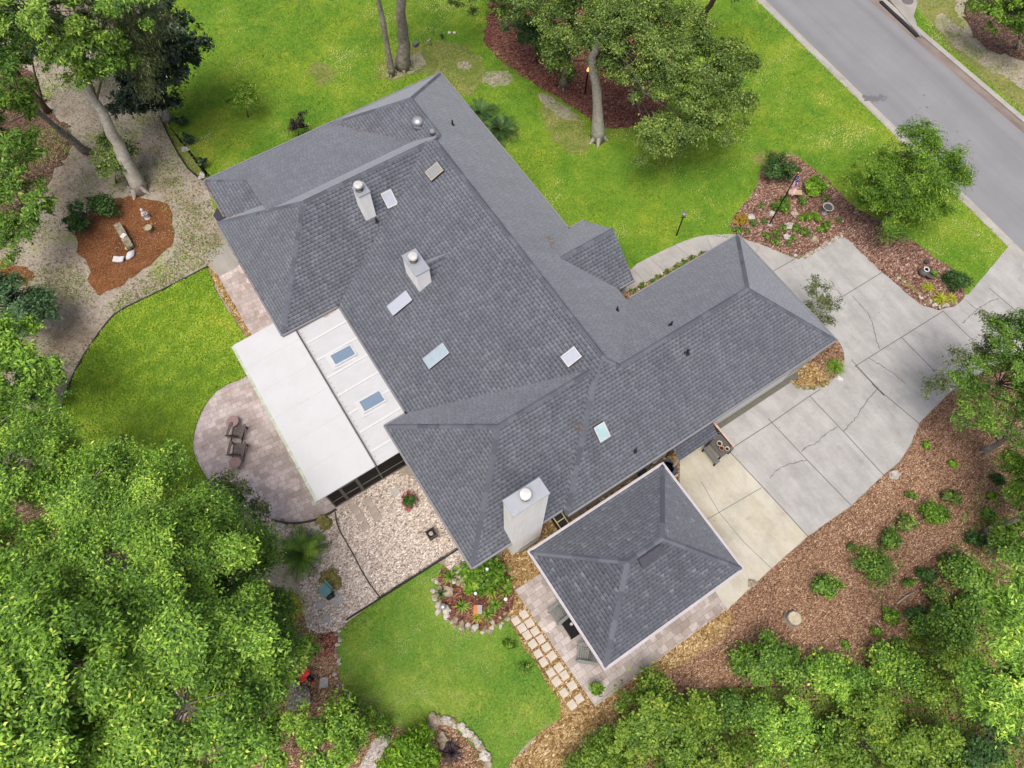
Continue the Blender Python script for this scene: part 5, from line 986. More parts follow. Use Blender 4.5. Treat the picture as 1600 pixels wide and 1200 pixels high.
island(1282, 360, .30, 'grn', 'green tuft left of the driveway corner in the island bed', 154); island(1292, 352, .24, 'grn', 'green tuft closest to the birdbath on its lower side', 155)
make_plant('bed_flower', 'golden flowering clump at the left tip of the island bed', 'flower', 1157, 347, .42, .45, 900, .08, 'gold', 156, None)
tuft = island(1222, 358, .27, 'mid', 'small mounding tuft in the lower island bed', 157, n=480, size=.07); r5 = random.Random(5)
for px, py in ((1213, 366), (1243, 358), (1257, 364), (1237, 374), (1196, 370), (1166, 362), (1194, 347), (1177, 350), (1188, 324), (1254, 317), (1289, 311), (1270, 372), (1310, 345), (1210, 380), (1231, 382), (1150, 362)):
    dup(tuft, at(px, py), r5.uniform(0, 6), r5.uniform(.7, 1.25))
make_plant('bed_shrub', 'dark shrub at the lower right end of the driveway island', 'shrub', 1492, 445, .66, .8, 2000, .12, 'deep', 159, None)
# ---- strap-leaved plants and palms
def strap(nm, lab, cat, px, py, n, L, h, wd, mat, seed, group=None, arch=1.0, z0=0.0, root=None):
    p = at(px, py, 0)+Vector((0, 0, z0)); g_ = npr(seed); rt = root or thing(nm, lab, cat, p, group); V = []; T_ = []
    for i in range(n):
        a = g_.uniform(0, 6.28); el = g_.uniform(.25, 1.25); l = L*g_.uniform(.7, 1.15); prev = None; sd_ = np.array([-sin(a), cos(a), 0]); t_ = g_.uniform(0, 1)
        for k_ in range(5):
            s = k_/4; r_ = l*(s*cos(el)+.25*s*s*arch); z = h*1.2*(s*sin(el)*1.3-s*s*arch*.75)+.04; c = np.array([p.x+cos(a)*r_, p.y+sin(a)*r_, p.z+max(z, .02)]); wv = wd*(1-s**2*.95)*.5
            cur = (c-sd_*wv, c+sd_*wv)
            if prev is not None: V += [prev[0], prev[1], cur[1], cur[0]]; T_.append(t_*.8+.2*s)
            prev = cur
    raw_mesh('foliage', np.array(V), 4, LEAF[mat], rt, np.array(T_)); return rt
y1 = strap('grassy_plant', 'chartreuse grass clump alone in the middle of the island tip', 'plant', 1449, 450, 70, .42, .35, .05, 'yellow', 160, 'chartreuse clumps at the island tip')
dup(y1, at(1467, 468), 1.0, 1.25, 'largest chartreuse clump at the island tip'); dup(y1, at(1485, 467), 2.2, .95, 'chartreuse clump at the right of the three')
strap('grassy_plant', 'green grassy clump in the small bed at the driveway corner', 'plant', 1303, 575, 130, .62, .6, .035, 'grn', 163)
strap('grassy_plant', 'young spiky yucca in the pale gravel by the low corner of the house', 'plant', 704, 901, 34, .55, .5, .06, 'grn', 164)
strap('grassy_plant', 'tall yellow green grass clump at the left of the gravel yard', 'plant', 459, 948, 150, .75, .9, .04, 'yellow', 165); strap('grassy_plant', 'low strappy clump on the left mulch near the rooster', 'plant', 450, 1062, 40, .38, .35, .05, 'yellow', 166)
def sago(px, py, lab, L, n, seed, zt=.5):
    p = at(px, py); rt = thing('sago_palm', lab, 'palm', p, None); g_ = npr(seed); V = []; T_ = []
    s = MB(); s.lathe((p.x, p.y, 0), [(.2, 0), (.22, zt*.5), (.17, zt), (.05, zt+.08)], 12); s.build('trunk', MT['stem'], rt)
    rb = MB()
    for i in range(n):
        a = 6.283*i/n*2.6+g_.uniform(-.2, .2); el = .25+.95*(i/n)+g_.uniform(-.1, .1); l = L*g_.uniform(.85, 1.1); pts = []
        for k_ in range(13):
            s_ = k_/12; r_ = l*(s_*cos(el)+.16*s_*s_); z = zt+l*(s_*sin(el)-.5*s_*s_)
            pts.append(np.array([p.x+cos(a)*r_, p.y+sin(a)*r_, p.z+max(z, .05)]))
        rb.tube(pts[::3], .012, 4, False); sd_ = np.array([-sin(a), cos(a), 0]); t_ = g_.uniform(0, 1)
        for k_ in range(1, 13):
            d = pts[k_]-pts[k_-1]; d /= np.linalg.norm(d); s_ = k_/12; ll = .20*L*(1-.75*abs(s_-.45))
            for q_ in (0, .34, .67):
                o_ = pts[k_-1]+(pts[k_]-pts[k_-1])*q_
                for sg in (-1, 1):
                    tip = o_+sd_*sg*ll+d*ll*.55+np.array([0, 0, .03]); wv = d*.009*L; V += [o_-wv, o_+wv, tip+wv*.3, tip-wv*.3]; T_.append(t_+g_.normal(0, .08))
    rb.build('rib', MT['stem'], rt); raw_mesh('frond', np.array(V), 4, LEAF['grn' if seed < 172 else 'deep'], rt, np.array(T_)-(.12 if seed < 172 else -.05))
sago(478, 868, 'sago palm beside the pale gravel yard', 1.28, 46, 171, .6); sago(752, 186, 'upper sago palm against the front eave', 1.15, 30, 172, .5); sago(782, 212, 'lower sago palm against the front eave', 1.25, 34, 173, .5)
# lawn shrubs at the upper left
tree('lawn_sapling', 'thin green sapling on the upper lawn', tp((388, 183, 0), (385, 172, .8)), .035, [blob(380, 145, 2.0, .8), blob(395, 160, 1.6, .5), blob(365, 160, 1.5, .5), blob(390, 135, 2.2, .4)], 3000, .10, 'grn', bark='stem', seed=180, crad=.32, twigs=30)
tree('purple_shrub', 'dark purple leaved shrub at the north eave', tp((466, 212, 0), (466, 205, .4)), .03, [blob(466, 192, 1.3, .45), blob(472, 180, 1.7, .28), blob(458, 196, 1.1, .35), blob(470, 200, .9, .4), blob(452, 202, .7, .2)], 1500, .10, 'purple', 'shrub', 'stem', seed=181, crad=.24, twigs=24)
for i, (px, py, lab) in enumerate(((286, 196, 'uppermost of three little dark shrubs along the black edging'), (298, 226, 'middle one of three little dark shrubs along the black edging'), (320, 264, 'little dark shrub nearest the house corner'))):
    make_plant('edging_shrub', lab, 'shrub', px, py, .34, .75+.15*i, 900, .09, 'dark', 185+i, 'little shrubs along the black edging')
# beds around the low corner of the house
make_plant('hydrangea', 'big leafy hydrangea with pale blooms at the low corner of the house', 'shrub', 757, 905, .95, .95, 2600, .15, 'grn', 190, None, aspect=.75)
b = MB(); r6 = random.Random(6)
hy = at(757, 905)
make_plant('hydrangea', 'leafy plant in front of the hydrangea and the birdhouse', 'plant', 742, 918, .42, .5, 700, .13, 'lime', 191, None, aspect=.7)
for i, (px, py, m_, L, lab) in enumerate(((768, 925, 'yellow', .5, 'variegated yellow lily in the rock bed'), (722, 947, 'grn', .4, 'green lily near the middle of the rock bed'), (775, 945, 'grn', .45, 'green lily at the right of the birdhouse'), (690, 928, 'deep', .4, 'dark lily at the left stones of the rock bed'), (762, 960, 'grn', .42, 'green lily at the lower right of the rock bed'), (790, 925, 'grn', .4, 'green lily at the right stones of the rock bed'), (745, 965, 'yellow', .3, 'short yellow green lily at the bottom stones of the rock bed'))):
    strap('lily', lab, 'plant', px, py, 42, L, .45, .05, m_, 192+i, 'lilies in the rock bed')
make_plant('lawn_plant', 'small round plant on the garden lawn beside the stepping stones', 'plant', 795, 1008, .26, .35, 420, .1, 'grn', 200, None); make_plant('lawn_plant', 'dark tufted plant on the garden lawn nearer the picture bottom', 'plant', 822, 1045, .34, .4, 700, .08, 'mid', 201, None)
strap('bed_shrub', 'dark spiky shrub in the mulch bed at the bottom edge', 'shrub', 706, 1175, 60, .55, .6, .07, 'purple', 202)
make_plant('driftwood_clump', 'brown dried fern clump in the ground cover lawn', 'plant', 190, 692, .5, .35, 700, .12, 'olive', 203, None)
for i, (px, py) in enumerate(((1003, 449), (1030, 434), (1056, 419), (1080, 405), (1018, 441), (1043, 427), (990, 456), (1068, 411), (1096, 397))):
    if i == 0: st_ = make_plant('strip_plant', 'low green clump in the planting strip beside the curved walkway', 'plant', px, py, .22, .2, 300, .07, 'mid', 205, 'clumps along the planting strip')
    else: dup(st_, at(px, py), i*1.3, .8+.1*(i % 4))
# ------------------------------------------------------------------ rocks
rk = random.Random(21)
def make_rock(nm, lab, c, d, mat, seed, group=None, jit=.24, sub=2):
    rt = MB(); r_ = random.Random(seed); rt.lump((c[0], c[1], d[2]*.55), d, r_, jit, sub, r_.uniform(0, 6))
    o = rt.build(nm, MT[mat]); me = o.data; off = Vector((c[0], c[1], 0))
    me.transform(Matrix.Translation(-off)); o.location = off; return props(o, lab, 'rock', group)
def edging(px, n, smin, smax, mats, lab, grp, seed, jitter=.10):
    r_ = random.Random(seed); q = P2(px); segs = [(a, b, (b-a).length) for a, b in zip(q, q[1:])]; tot = sum(s[2] for s in segs)
    protos = []
    for i in range(n):
        t = (i+.5)/n*tot
        for a, b, L in segs:
            if t <= L: p = a.lerp(b, t/L); break
            t -= L
        p = p+Vector((r_.uniform(-jitter, jitter), r_.uniform(-jitter, jitter), 0)); s = r_.uniform(smin, smax)
        if len(protos) < 6:
            o = make_rock('edging_rock', lab, p, (s, s*r_.uniform(.6, .95), s*r_.uniform(.45, .7)), mats[i % len(mats)], seed*50+i, grp); protos.append(o)
        else:
            o = r_.choice(protos).copy(); COL.objects.link(o); o.location = p; k_ = s/((smin+smax)/2); o.scale = (k_*r_.uniform(.8, 1.2), k_*r_.uniform(.8, 1.2), k_); o.rotation_euler = (0, 0, r_.uniform(0, 6))
edging([(684, 905), (681, 930), (690, 957), (706, 974), (730, 984), (756, 986), (780, 974), (800, 955)], 52, .06, .14, ('rock', 'rock_pale', 'rock'), 'fieldstone in the ragged stone ring of the rock bed with the birdhouse', 'stones ringing the rock bed', 1, .18)
edging([(700, 912), (720, 908), (735, 912)], 6, .12, .2, ('rock', 'rock_pale'), 'tan stone along the inner gravel side of the rock bed', 'stones on the gravel side of the rock bed', 2)
edging([(686, 1122), (705, 1128), (722, 1138), (740, 1153), (752, 1168), (760, 1183), (766, 1198)], 30, .09, .20, ('rock_pale', 'rock', 'rock_pale'), 'pale boulder in the curved stone edge of the bottom mulch bed', 'boulders edging the bottom mulch bed', 3, .06)
edging([(545, 968), (530, 990), (528, 1010), (526, 1040), (528, 1065), (542, 1090), (565, 1108), (590, 1125)], 40, .045, .09, ('rock', 'rock_pale', 'rock'), 'little stone along the left edge of the garden lawn', 'little stones along the garden lawn edge', 4, .16)
edging([(1315, 366), (1285, 386), (1255, 402), (1235, 400)], 30, .05, .11, ('rock', 'rock_pale', 'rock'), 'pale stone where the island bed meets the driveway pad', 'stones between island bed and driveway', 5, .10)
edging([(1400, 430), (1420, 448), (1440, 464), (1458, 476), (1476, 478), (1494, 472)], 34, .06, .13, ('rock', 'rock_moss', 'rock_pale'), 'mossy stone round the lower tip of the driveway island', 'stones at the island tip', 6, .12)
edging([(1235, 595), (1248, 604), (1262, 607), (1278, 605), (1296, 596)], 16, .08, .14, ('rock', 'rock_moss'), 'stone edging the small gravel bed at the driveway corner', 'stones of the driveway corner bed', 7, .05)
edging([(980, 458), (1005, 445), (1030, 431), (1058, 414), (1090, 399)], 30, .05, .11, ('rock', 'rock_pale', 'rock_moss'), 'small stone in the planting strip beside the curved walkway', 'stones in the planting strip', 8, .14)
edging([(437, 815), (470, 826), (495, 838), (505, 845)], 18, .10, .20, ('rock_pale', 'rock'), 'white stone below the curved rim of the paver patio', 'white stones below the patio rim', 9, .16)
for px, py, s, m_, lab in ((506, 818, .42, 'rock_moss', 'mossy boulder between patio rim and gravel yard'), (497, 828, .36, 'rock_pale', 'white boulder beside the sago palm'), (514, 902, .42, 'rock_moss', 'mossy knobbly rock behind the teal chair'), (527, 912, .26, 'rock_moss', 'small mossy rock beside the knobbly one'), (468, 1088, .55, 'rock_dark', 'large pitted black and white rock on the left mulch'), (678, 1128, .34, 'rock', 'brown boulder at the head of the bottom mulch bed'), (692, 1156, .30, 'rock', 'tan boulder behind the dark spiky shrub'), (552, 1112, .20, 'rock_pale', 'round pale stone at the lower left of the garden lawn'), (700, 925, .26, 'rock', 'tan boulder at the top of the red mulch in the rock bed'), (698, 953, .22, 'rock_pale', 'pinkish stone below the gazing ball'), (603, 1160, .2, 'rock_pale', 'pale stone beside the garden path'), (1173, 341, .24, 'rock_pale', 'flat pale stone near the golden flowers'), (1232, 354, .26, 'rock_pale', 'flat pale stone in the middle of the island bed'), (1229, 371, .22, 'rock_pale', 'round pale stone low in the island bed'), (1241, 335, .24, 'rock', 'pinkish stone right of the hosta'), (1205, 334, .2, 'rock_pale', 'white stone left of the flagpole'), (1272, 375, .26, 'rock', 'flat stone near the driveway pad in the island bed'), (1312, 592, .14, 'white_stone', 'white stone at the rim of the driveway corner bed'), (290, 234, .22, 'rock_pale', 'pale block by the middle edging shrub'), (316, 277, .24, 'rock_pale', 'pale block at the end of the black edging'), (1398, 742, .28, 'rock_pale', 'broken grey slab at the edge of the mulch slope'), (1175, 912, .2, 'rock', 'brown stone at the lower end of the beige slab')):
    make_rock('boulder', lab, at(px, py), (s, s*.8, s*.55), m_, int(px*7+py), None, .3, 3 if s > .3 else 2)
# ------------------------------------------------------------------ stepping stones
lz = LZ*3.2
stz = [(25, 280), (62, 325), (95, 370), (130, 425), (163, 485), (197, 538), (243, 605), (278, 660), (325, 730), (375, 805)]; stR = [(75, 240), (110, 293), (145, 345), (180, 395), (215, 445), (250, 500), (293, 572), (328, 620), (375, 685), (420, 765)]
proto = None
for row in (stz, stR):
    for (x, y) in row:
        p = at(x/4+800, y/4+900)
        if proto is None:
            b = MB(); pts = [(sx*.185, sy*.18) for sx, sy in ((-1, -1), (1, -1), (1, 1), (-1, 1))]; b.prism(pts, 0, .04); o = b.build('stepping_stone', MT['step']); o.location = (p.x, p.y, LZ*2.5)
            bv = o.modifiers.new('bevel', 'BEVEL'); bv.width = .02; bv.segments = 2
            props(o, 'square stepping stone in the double row beside the pavilion patio', 'stepping stone', 'double row of stepping stones'); proto = o
        else:
            o = proto.copy(); COL.objects.link(o); o.location = (p.x, p.y, LZ*2.5); o.rotation_euler = (0, 0, rk.uniform(-.06, .06)); o.scale = (rk.uniform(.94, 1.06), rk.uniform(.94, 1.06), 1)
p2 = None
for i, (px, py) in enumerate(((575, 784), (555, 796), (583, 797), (563, 808), (589, 808), (570, 823))):
    p = at(px, py)
    if p2 is None:
        b = MB(); b.prism([(-.21, -.205), (.21, -.205), (.21, .205), (-.21, .205)], 0, .04); o = b.build('stepping_stone', MT['step_grey']); bv = o.modifiers.new('bevel', 'BEVEL'); bv.width = .015; p2 = o
        props(o, 'grey brown slab of the block of six in the gravel yard', 'stepping stone', 'block of slabs in the gravel yard')
    else: o = p2.copy(); COL.objects.link(o)
    o.location = (p.x, p.y, LZ*2.2); o.rotation_euler = (0, 0, rk.uniform(-.05, .05))
o = p2.copy(); COL.objects.link(o); p = at(618, 768); o.location = (p.x, p.y, LZ*2.2); o.scale = (.9, .9, 1); o['label'] = 'single pale slab beside the flower bowl'; del o['group']; o.data = o.data.copy(); o.data.materials[0] = MT['concrete_obj']
for px, py, s, lab in ((500, 946, .22, 'rough grey stone set in the gravel below the teal chair'), (509, 967, .2, 'broken grey stone near the left end of the gravel yard')):
    p = at(px, py); b = MB(); b.prism([(p.x+cos(a)*s*rk.uniform(.8, 1.2), p.y+sin(a)*s*rk.uniform(.7, 1.1)) for a in np.arange(0, 6.2, .9)], 0, .05); props(b.build('flat_stone', MT['concrete_obj']), lab, 'rock')
# ------------------------------------------------------------------ edgings and low fences
def band(name, lab, px, h, wd, mat, cat='edging', z0=0.0, sm=1):
    q = P2(px); q = smooth_poly(q, sm, False) if sm else q; b = MB()
    for a, c in zip(q, q[1:]): b.bar(Vector((a.x, a.y, z0+h/2)), Vector((c.x, c.y, z0+h/2)), wd, h)
    return props(b.build(name, MT[mat]), lab, cat)
band('lawn_edging', 'black plastic edging curving from the magnolia to the house corner', [(250, 182), (258, 200), (270, 225), (283, 248), (297, 268), (322, 285)], .14, .07, 'black')
band('lawn_edging', 'dark edging curving along the left side of the bright ground cover lawn', [(94, 650), (112, 592), (138, 546), (163, 511), (183, 488), (238, 462), (282, 440), (326, 417)], .13, .06, 'wood_dark')
band('gravel_edging', 'dark edging board splitting the gravel yard in two', [(524, 800), (528, 825), (548, 858), (572, 905), (594, 934)], .10, .05, 'wood_dark')
band('patio_rim', 'dark raised rim round the lower end of the curved patio', [(425, 813), (455, 819), (488, 815), (512, 804), (526, 796)], .12, .09, 'wood_dark')
wf = thing('wire_fence', 'low black wire fence between gravel yard and garden lawn', 'fence', at(630, 910))
A, B = at(541, 969), at(718, 857); b = MB(); b.bar(A+Vector((0, 0, .06)), B+Vector((0, 0, .06)), .06, .12); b.build('base_board', MT['black'], wf)
A2, B2 = at(594, 936), B; b = MB()
for hz in (.25, .4, .55): b.tube([A2+Vector((0, 0, hz)), B2+Vector((0, 0, hz))], .008, 4)
n_ = 26
for i in range(n_+1):
    p = A2.lerp(B2, i/n_); b.tube([p+Vector((0, 0, .1)), p+Vector((0, 0, .55))], .005, 4)
b.build('wire_mesh', MT['black_metal'], wf)
for i in range(5):
    p = A2.lerp(B2, i/4); MB().tube([p, p+Vector((0, 0, .72))], .022, 6).build('fence_stake', MT['black_metal'], wf)
lt = thing('lattice_fence', 'short lattice fence with a pinkish top rail beside the garage wall', 'fence', at(1132, 690))
A, B = at(1117, 676), at(1147, 716)
zt = 1.05; A3 = at(1116, 661, zt); B3 = at(1146, 697, zt); A, B = Vector((A3.x, A3.y, 0)), Vector((B3.x, B3.y, 0))
MB().bar(A+Vector((0, 0, zt)), B+Vector((0, 0, zt)), .10, .05).build('top_rail', MT['rail_pink'], lt)
b = MB(); n_ = 12
for i in range(n_):
    for s in (0, 1):
        p = A.lerp(B, i/n_); q = A.lerp(B, min(1, (i+3)/n_)); z0_, z1_ = (.1, .95) if s else (.95, .1); b.bar(p+Vector((0, 0, z0_)), q+Vector((0, 0, z1_)), .012+.006*s, .05)
b.build('lattice', MT['lattice'], lt)
for p in (A, B): MB().bar(p, p+Vector((0, 0, zt)), .09, .09, (1, 0, 0)).build('post', MT['rail_pink'], lt)
# ------------------------------------------------------------------ furniture
def adirondack(nm, lab, loc, rz, mat, grp, w_=.72):
    t = thing(nm, lab, 'chair', (0, 0, 0), grp); h = w_/2
    b = MB()
    for i in range(6):
        y = -.28+i*.105; z = .37-.16*(.5-y-.2)*.9 if False else .36-(.28-y)*.20; b.box((0, y, z), (w_-.16, .070, .022))
    b.build('seat', MT[mat], t)
    n_ = 6; 
    b = MB(); dirb = Vector((0, -.42, .90)).normalized()
    for i in range(n_):
        x = (i-(n_-1)/2)*.098; L = .80-.9*x*x*1.6; p = Vector((x, -.26, .27)); q = p+Vector((x*.22, 0, 0))+dirb*L; b.bar(p, q, .066, .02, (0, 1, 0))
    for z in (.2, .5): p = Vector((0, -.30-.42*z, .27+.9*z)); b.bar(p-Vector((.26, 0, 0)), p+Vector((.26, 0, 0)), .03, .06)
    b.build('backrest', MT[mat], t)
    for s in (-1, 1):
        b = MB(); b.prism([(s*h-.065, -.48), (s*h+.065, -.48), (s*h+.075, .22), (s*h+.04, .32), (s*h-.055, .32), (s*h-.075, .2)], .545, .57); b.build('armrest', MT[mat], t)
        MB().bar((s*(h-.03), .26, 0), (s*(h-.03), .26, .545), .09, .03).build('front_leg', MT[mat], t)
        MB().bar((s*(h-.07), .30, .32), (s*(h-.07), -.62, .03), .028, .11).build('rear_leg', MT[mat], t)
        MB().bar((s*(h-.02), -.42, .30), (s*(h-.02), -.42, .545), .05, .03).build('arm_support', MT[mat], t)
    t.location = loc; t.rotation_euler = (0, 0, rz); return t
IMG = math.atan2(AX_F.y, AX_F.x)-pi/2      # heading that faces away from the viewer
c1_ = adirondack('adirondack_chair', 'brown slatted garden chair on the patio nearer the upper round table', at(375, 676), IMG-.15, 'chair_brown', 'brown chairs on the patio')
dup(c1_, at(376, 704), IMG-.05, 1, 'brown slatted garden chair on the patio nearer the lower round table')
g1 = adirondack('adirondack_chair', 'grey garden chair turned on the pavilion patio, upper of the two', at(871, 961), IMG+2.25, 'chair_grey', 'grey chairs at the pavilion')
dup(g1, at(911, 1022), IMG+1.45, 1, 'grey garden chair on the pavilion patio, nearer the potted bush')
def round_table(px, py, lab):
    p = at(px, py, .5); t = thing('round_table', lab, 'table', (p.x, p.y, 0), 'round tables on the patio')
    b = MB(); b.lathe((p.x, p.y, .46), [(.30, 0), (.31, .012), (.31, .028), (.29, .035)], 24); b.build('tabletop', MT['table_rust'], t)
    for i in range(3):
        a = i*2.094+.5; MB().tube([(p.x+cos(a)*.18, p.y+sin(a)*.18, .46), (p.x+cos(a)*.30, p.y+sin(a)*.30, 0)], .014, 6).build('leg', MT['frame_dark'], t)
    return t
round_table(363, 658, 'round rusty topped table above the brown chairs'); round_table(367, 722, 'round rusty topped table below the brown chairs')
p = at(893, 981, .55); t = thing('side_table', 'black glass table with a white cup between the grey chairs', 'table', (p.x, p.y, 0))
MB().b2(p.x-.28, p.x+.28, p.y-.42, p.y+.42, .52, .55).build('tabletop', plain('black_glass', (.012, .012, .013), .08, 0, .8), t)
for sx in (-1, 1):
    for sy in (-1, 1): MB().b2(p.x+sx*.25-.02, p.x+sx*.25+.02, p.y+sy*.39-.02, p.y+sy*.39+.02, 0, .52).build('leg', MT['black_metal'], t)
q = at(892.5, 975.5, .55); props(MB().lathe((q.x, q.y, .552), [(.05, 0), (.065, .02), (.07, .09), (.06, .085), (.05, .02)], 14).build('cup', MT['white_stone']), 'white cup on the black table', 'cup')
p = at(930, 1076); t = thing('potted_bush', 'round clipped bush in a dark pot at the patio corner by the stepping stones', 'potted plant', p)
b = MB(); b.lathe(p, [(.17, 0), (.22, .3), (.24, .32), (.2, .31)], 16); b.build('pot', MT['wood_dark'], t)
V, tt, CC = crown_leaves([((p.x, p.y, .52), (.27, .27, .26))], 1500, .075, 301, crad=.12, flat=.9, aspect=.6); raw_mesh('foliage', V, 4, LEAF['grn'], t, tt)
# flower bowl and square planter in the gravel
p = at(641, 786); t = thing('flower_bowl', 'bowl of red and pink flowers on the gravel yard', 'potted plant', p)
b = MB(); b.lathe(p, [(.22, 0), (.36, .22), (.38, .25), (.3, .22)], 18); b.build('pot', MT['pot_pale'], t)
V, tt, CC = crown_leaves([((p.x, p.y, .36), (.46, .46, .22))], 1700, .075, 302, crad=.16, aspect=.8, bias=.5); dist = np.hypot(V[::4, 0]-p.x, V[::4, 1]-p.y); raw_mesh('foliage', V, 4, LEAF['flower'], t, np.where(dist > .30, .55+.45*npr(2).uniform(0, 1, len(dist)), .4*npr(3).uniform(0, 1, len(dist))))
p = at(675, 836); t = thing('square_planter', 'dark square planter box on the gravel yard near the eave', 'planter', p)
b = MB(); r_ = .2
for sx, sy, dx, dy in ((-1, 0, .03, .44), (1, 0, .03, .44), (0, -1, .38, .03), (0, 1, .38, .03)): b.box((p.x+sx*.205, p.y+sy*.205, .23), (dx, dy, .46))
b.build('box_wall', plain('slate_planter', (.055, .058, .055), .7), t); b = MB(); b.box((p.x, p.y, .34), (.37, .37, .05)); b.build('soil', MT['soil'], t)
b = MB(); b.lump((p.x, p.y, .40), (.10, .10, .08), random.Random(2)); b.build('ornament', MT['concrete_obj'], t)
# potting bench with pots
bl = at(1120, 706); t = thing('potting_bench', 'dark stained bench with three clay pots beside the lattice fence', 'bench', bl)
C0 = at(1126, 694, .85); bx0, bx1, by0, by1 = C0.x-.42, C0.x+.42, C0.y-.55, C0.y+.45
b = MB(); b.b2(bx0, bx1, by0, by1, .80, .85); b.build('benchtop', plain('bench_top_paint', (.075, .072, .068), .6), t)
b = MB(); b.b2(bx0-.28, bx0-.01, by0-.1, by1-.1, .42, .46); b.build('lower_shelf', plain('bench_shelf_paint', (.11, .105, .10), .6), t)
for x in (bx0+.05, bx1-.05):
    for y in (by0+.05, by1-.05): MB().b2(x-.04, x+.04, y-.04, y+.04, 0, .80).build('leg', MT['wood_dark'], t)
for y in (by0-.05, by1-.15): MB().b2(bx0-.27, bx0-.2, y-.04, y+.04, 0, .42).build('leg', MT['wood_dark'], t)
b = MB(); b.b2(bx0+.02, bx1-.02, by1-.06, by1-.02, .1, .78); b.build('back_panel', MT['wood_dark'], t)
for px, py, m_, r_, lab in ((1123.5, 693.5, 'pot_pale', .13, 'pale clay pot nearest the wall on the dark bench'), (1127, 701, 'terracotta', .12, 'reddish clay pot at the front of the dark bench'), (1135.5, 702, 'pot_pale', .11, 'pale clay pot at the right end of the dark bench')):
    q = at(px, py, .95); q.z = .852; pt = thing('clay_pot', lab, 'pot', q); b = MB(); b.lathe(q, [(r_*.65, 0), (r_, .17), (r_*1.12, .17), (r_*1.12, .2), (r_*.9, .2), (r_*.8, .12)], 18); b.build('pot', MT[m_], pt, True); b = MB(); b.lathe((q.x, q.y, q.z+.13), [(r_*.86, 0), (r_*.8, .015)], 14); b.build('soil', MT['soil'], pt)
# air conditioner, hose rack, wooden cart
p = at(1043, 731, .8); p.z = 0; t = thing('air_conditioner', 'dark blue air conditioning unit at the pavilion corner', 'air conditioner', p)
b = MB(); b.box((p.x, p.y, .43), (.82, .82, .78)); o = b.build('cabinet', plain('blue_grey_cabinet', (.05, .055, .08), .5, .2), t); bv = o.modifiers.new('bevel', 'BEVEL'); bv.width = .06; bv.segments = 3
b = MB(); b.lathe((p.x, p.y, .825), [(.34, 0), (.34, .02), (.3, .02), (.29, .0)], 24)
for i in range(8): b.bar((p.x, p.y, .84), (p.x+cos(i*.785)*.32, p.y+sin(i*.785)*.32, .84), .012, .01)
b.build('fan_grille', MT['black_metal'], t); b = MB(); b.box((p.x, p.y, .02), (1.0, 1.0, .04)); b.build('pad', MT['concrete_obj'], t); b = MB(); b.box((p.x+.36, p.y-.42, .5), (.1, .05, .5)); b.build('service_panel', MT['gutter'], t)
p = at(1022, 726); t = thing('utility_rack', 'small pale metal rack against the wall left of the lean to', 'rack', p); b = MB()
for dx in (-.28, 0, .28): b.b2(p.x+dx-.02, p.x+dx+.02, p.y-.02, p.y+.02, 0, .8)
b.b2(p.x-.3, p.x+.3, p.y-.021, p.y+.021, .78, .82); b.b2(p.x-.3, p.x+.3, p.y-.019, p.y+.019, .4, .44); b.build('frame', MT['gutter'], t); b = MB(); b.b2(p.x-.26, p.x-.04, p.y-.06, p.y+.06, .45, .72); b.build('meter_box', MT['seam'], t)
p = at(1000, 735); 
t = thing('hose_reel', 'dark hose reel on the brown pebbles below the gutter', 'hose reel', at(1001, 741)); p = at(1001, 741); b = MB(); b.tube([(p.x-.15, p.y, .3), (p.x+.15, p.y, .3)], [.2, .2], 14); b.build('hose', MT['black'], t)
for s in (-1, 1): MB().box((p.x+s*.18, p.y, .28), (.03, .5, .54)).build('side_frame', MT['frame_dark'], t)
p = at(878, 826); t = thing('log_cart', 'black bin with pale wooden handles between house and pavilion', 'cart', p)
q0, q1 = at(864, 808, .75), at(876, 826, .75); q2, q3 = at(877, 800, .75), at(888, 817, .75)
d0 = (q1-q0); b = MB(); cen = (q0+q1+q2+q3)/4; rzc = math.atan2(d0.y, d0.x)
b.box((cen.x, cen.y, .34), (.8, .52, .6), rzc); b.build('bin', MT['black'], t)
for a, c in ((q0, q1), (q2, q3)): MB().bar(a, c+d0*.15, .05, .05).build('handle', MT['wood_pale'], t)
MB().bar((q0+q1)/2+Vector((0, 0, .03)), (q2+q3)/2+Vector((0, 0, .03)), .045, .04).build('crossbar', MT['wood_pale'], t)
# ------------------------------------------------------------------ garden ornaments
p = at(511, 925); t = thing('garden_chair', 'teal plastic garden chair on the gravel by the mossy rock', 'chair', p); rz = IMG+2.4
def rb(bm, c, d, tilt=0): 
    M_ = Matrix.Rotation(rz, 3, 'Z') @ Matrix.Rotation(tilt, 3, 'X'); bm.box(Vector(p)+Matrix.Rotation(rz, 3, 'Z') @ Vector(c), d, M=M_)
tl = plain('teal_plastic', (.10, .24, .24), .4, 0, .5, .08)
b = MB(); rb(b, (0, 0, .40), (.52, .46, .04)); b.build('seat', tl, t); b = MB(); rb(b, (0, -.28, .66), (.54, .04, .56), .25); b.build('backrest', tl, t)
for sx in (-.23, .23):
    for sy in (-.2, .2): b = MB(); rb(b, (sx, sy, .19), (.05, .05, .38)); b.build('leg', tl, t)
p = at(521, 933); t = thing('garden_statue', 'dark bird figure on a stone in front of the teal chair', 'statue', p); b = MB(); b.lump((p.x, p.y, .1), (.26, .2, .12), random.Random(5)); b.build('base', MT['concrete_obj'], t)
b = MB(); b.lump((p.x-.05, p.y+.02, .34), (.2, .12, .15), random.Random(6), .12); b.lump((p.x+.14, p.y+.08, .5), (.09, .07, .09), random.Random(7), .1); b.tube([(p.x+.05, p.y+.05, .36), (p.x+.14, p.y+.08, .5)], .05, 8); b.build('bird', MT['black_metal'], t, True)
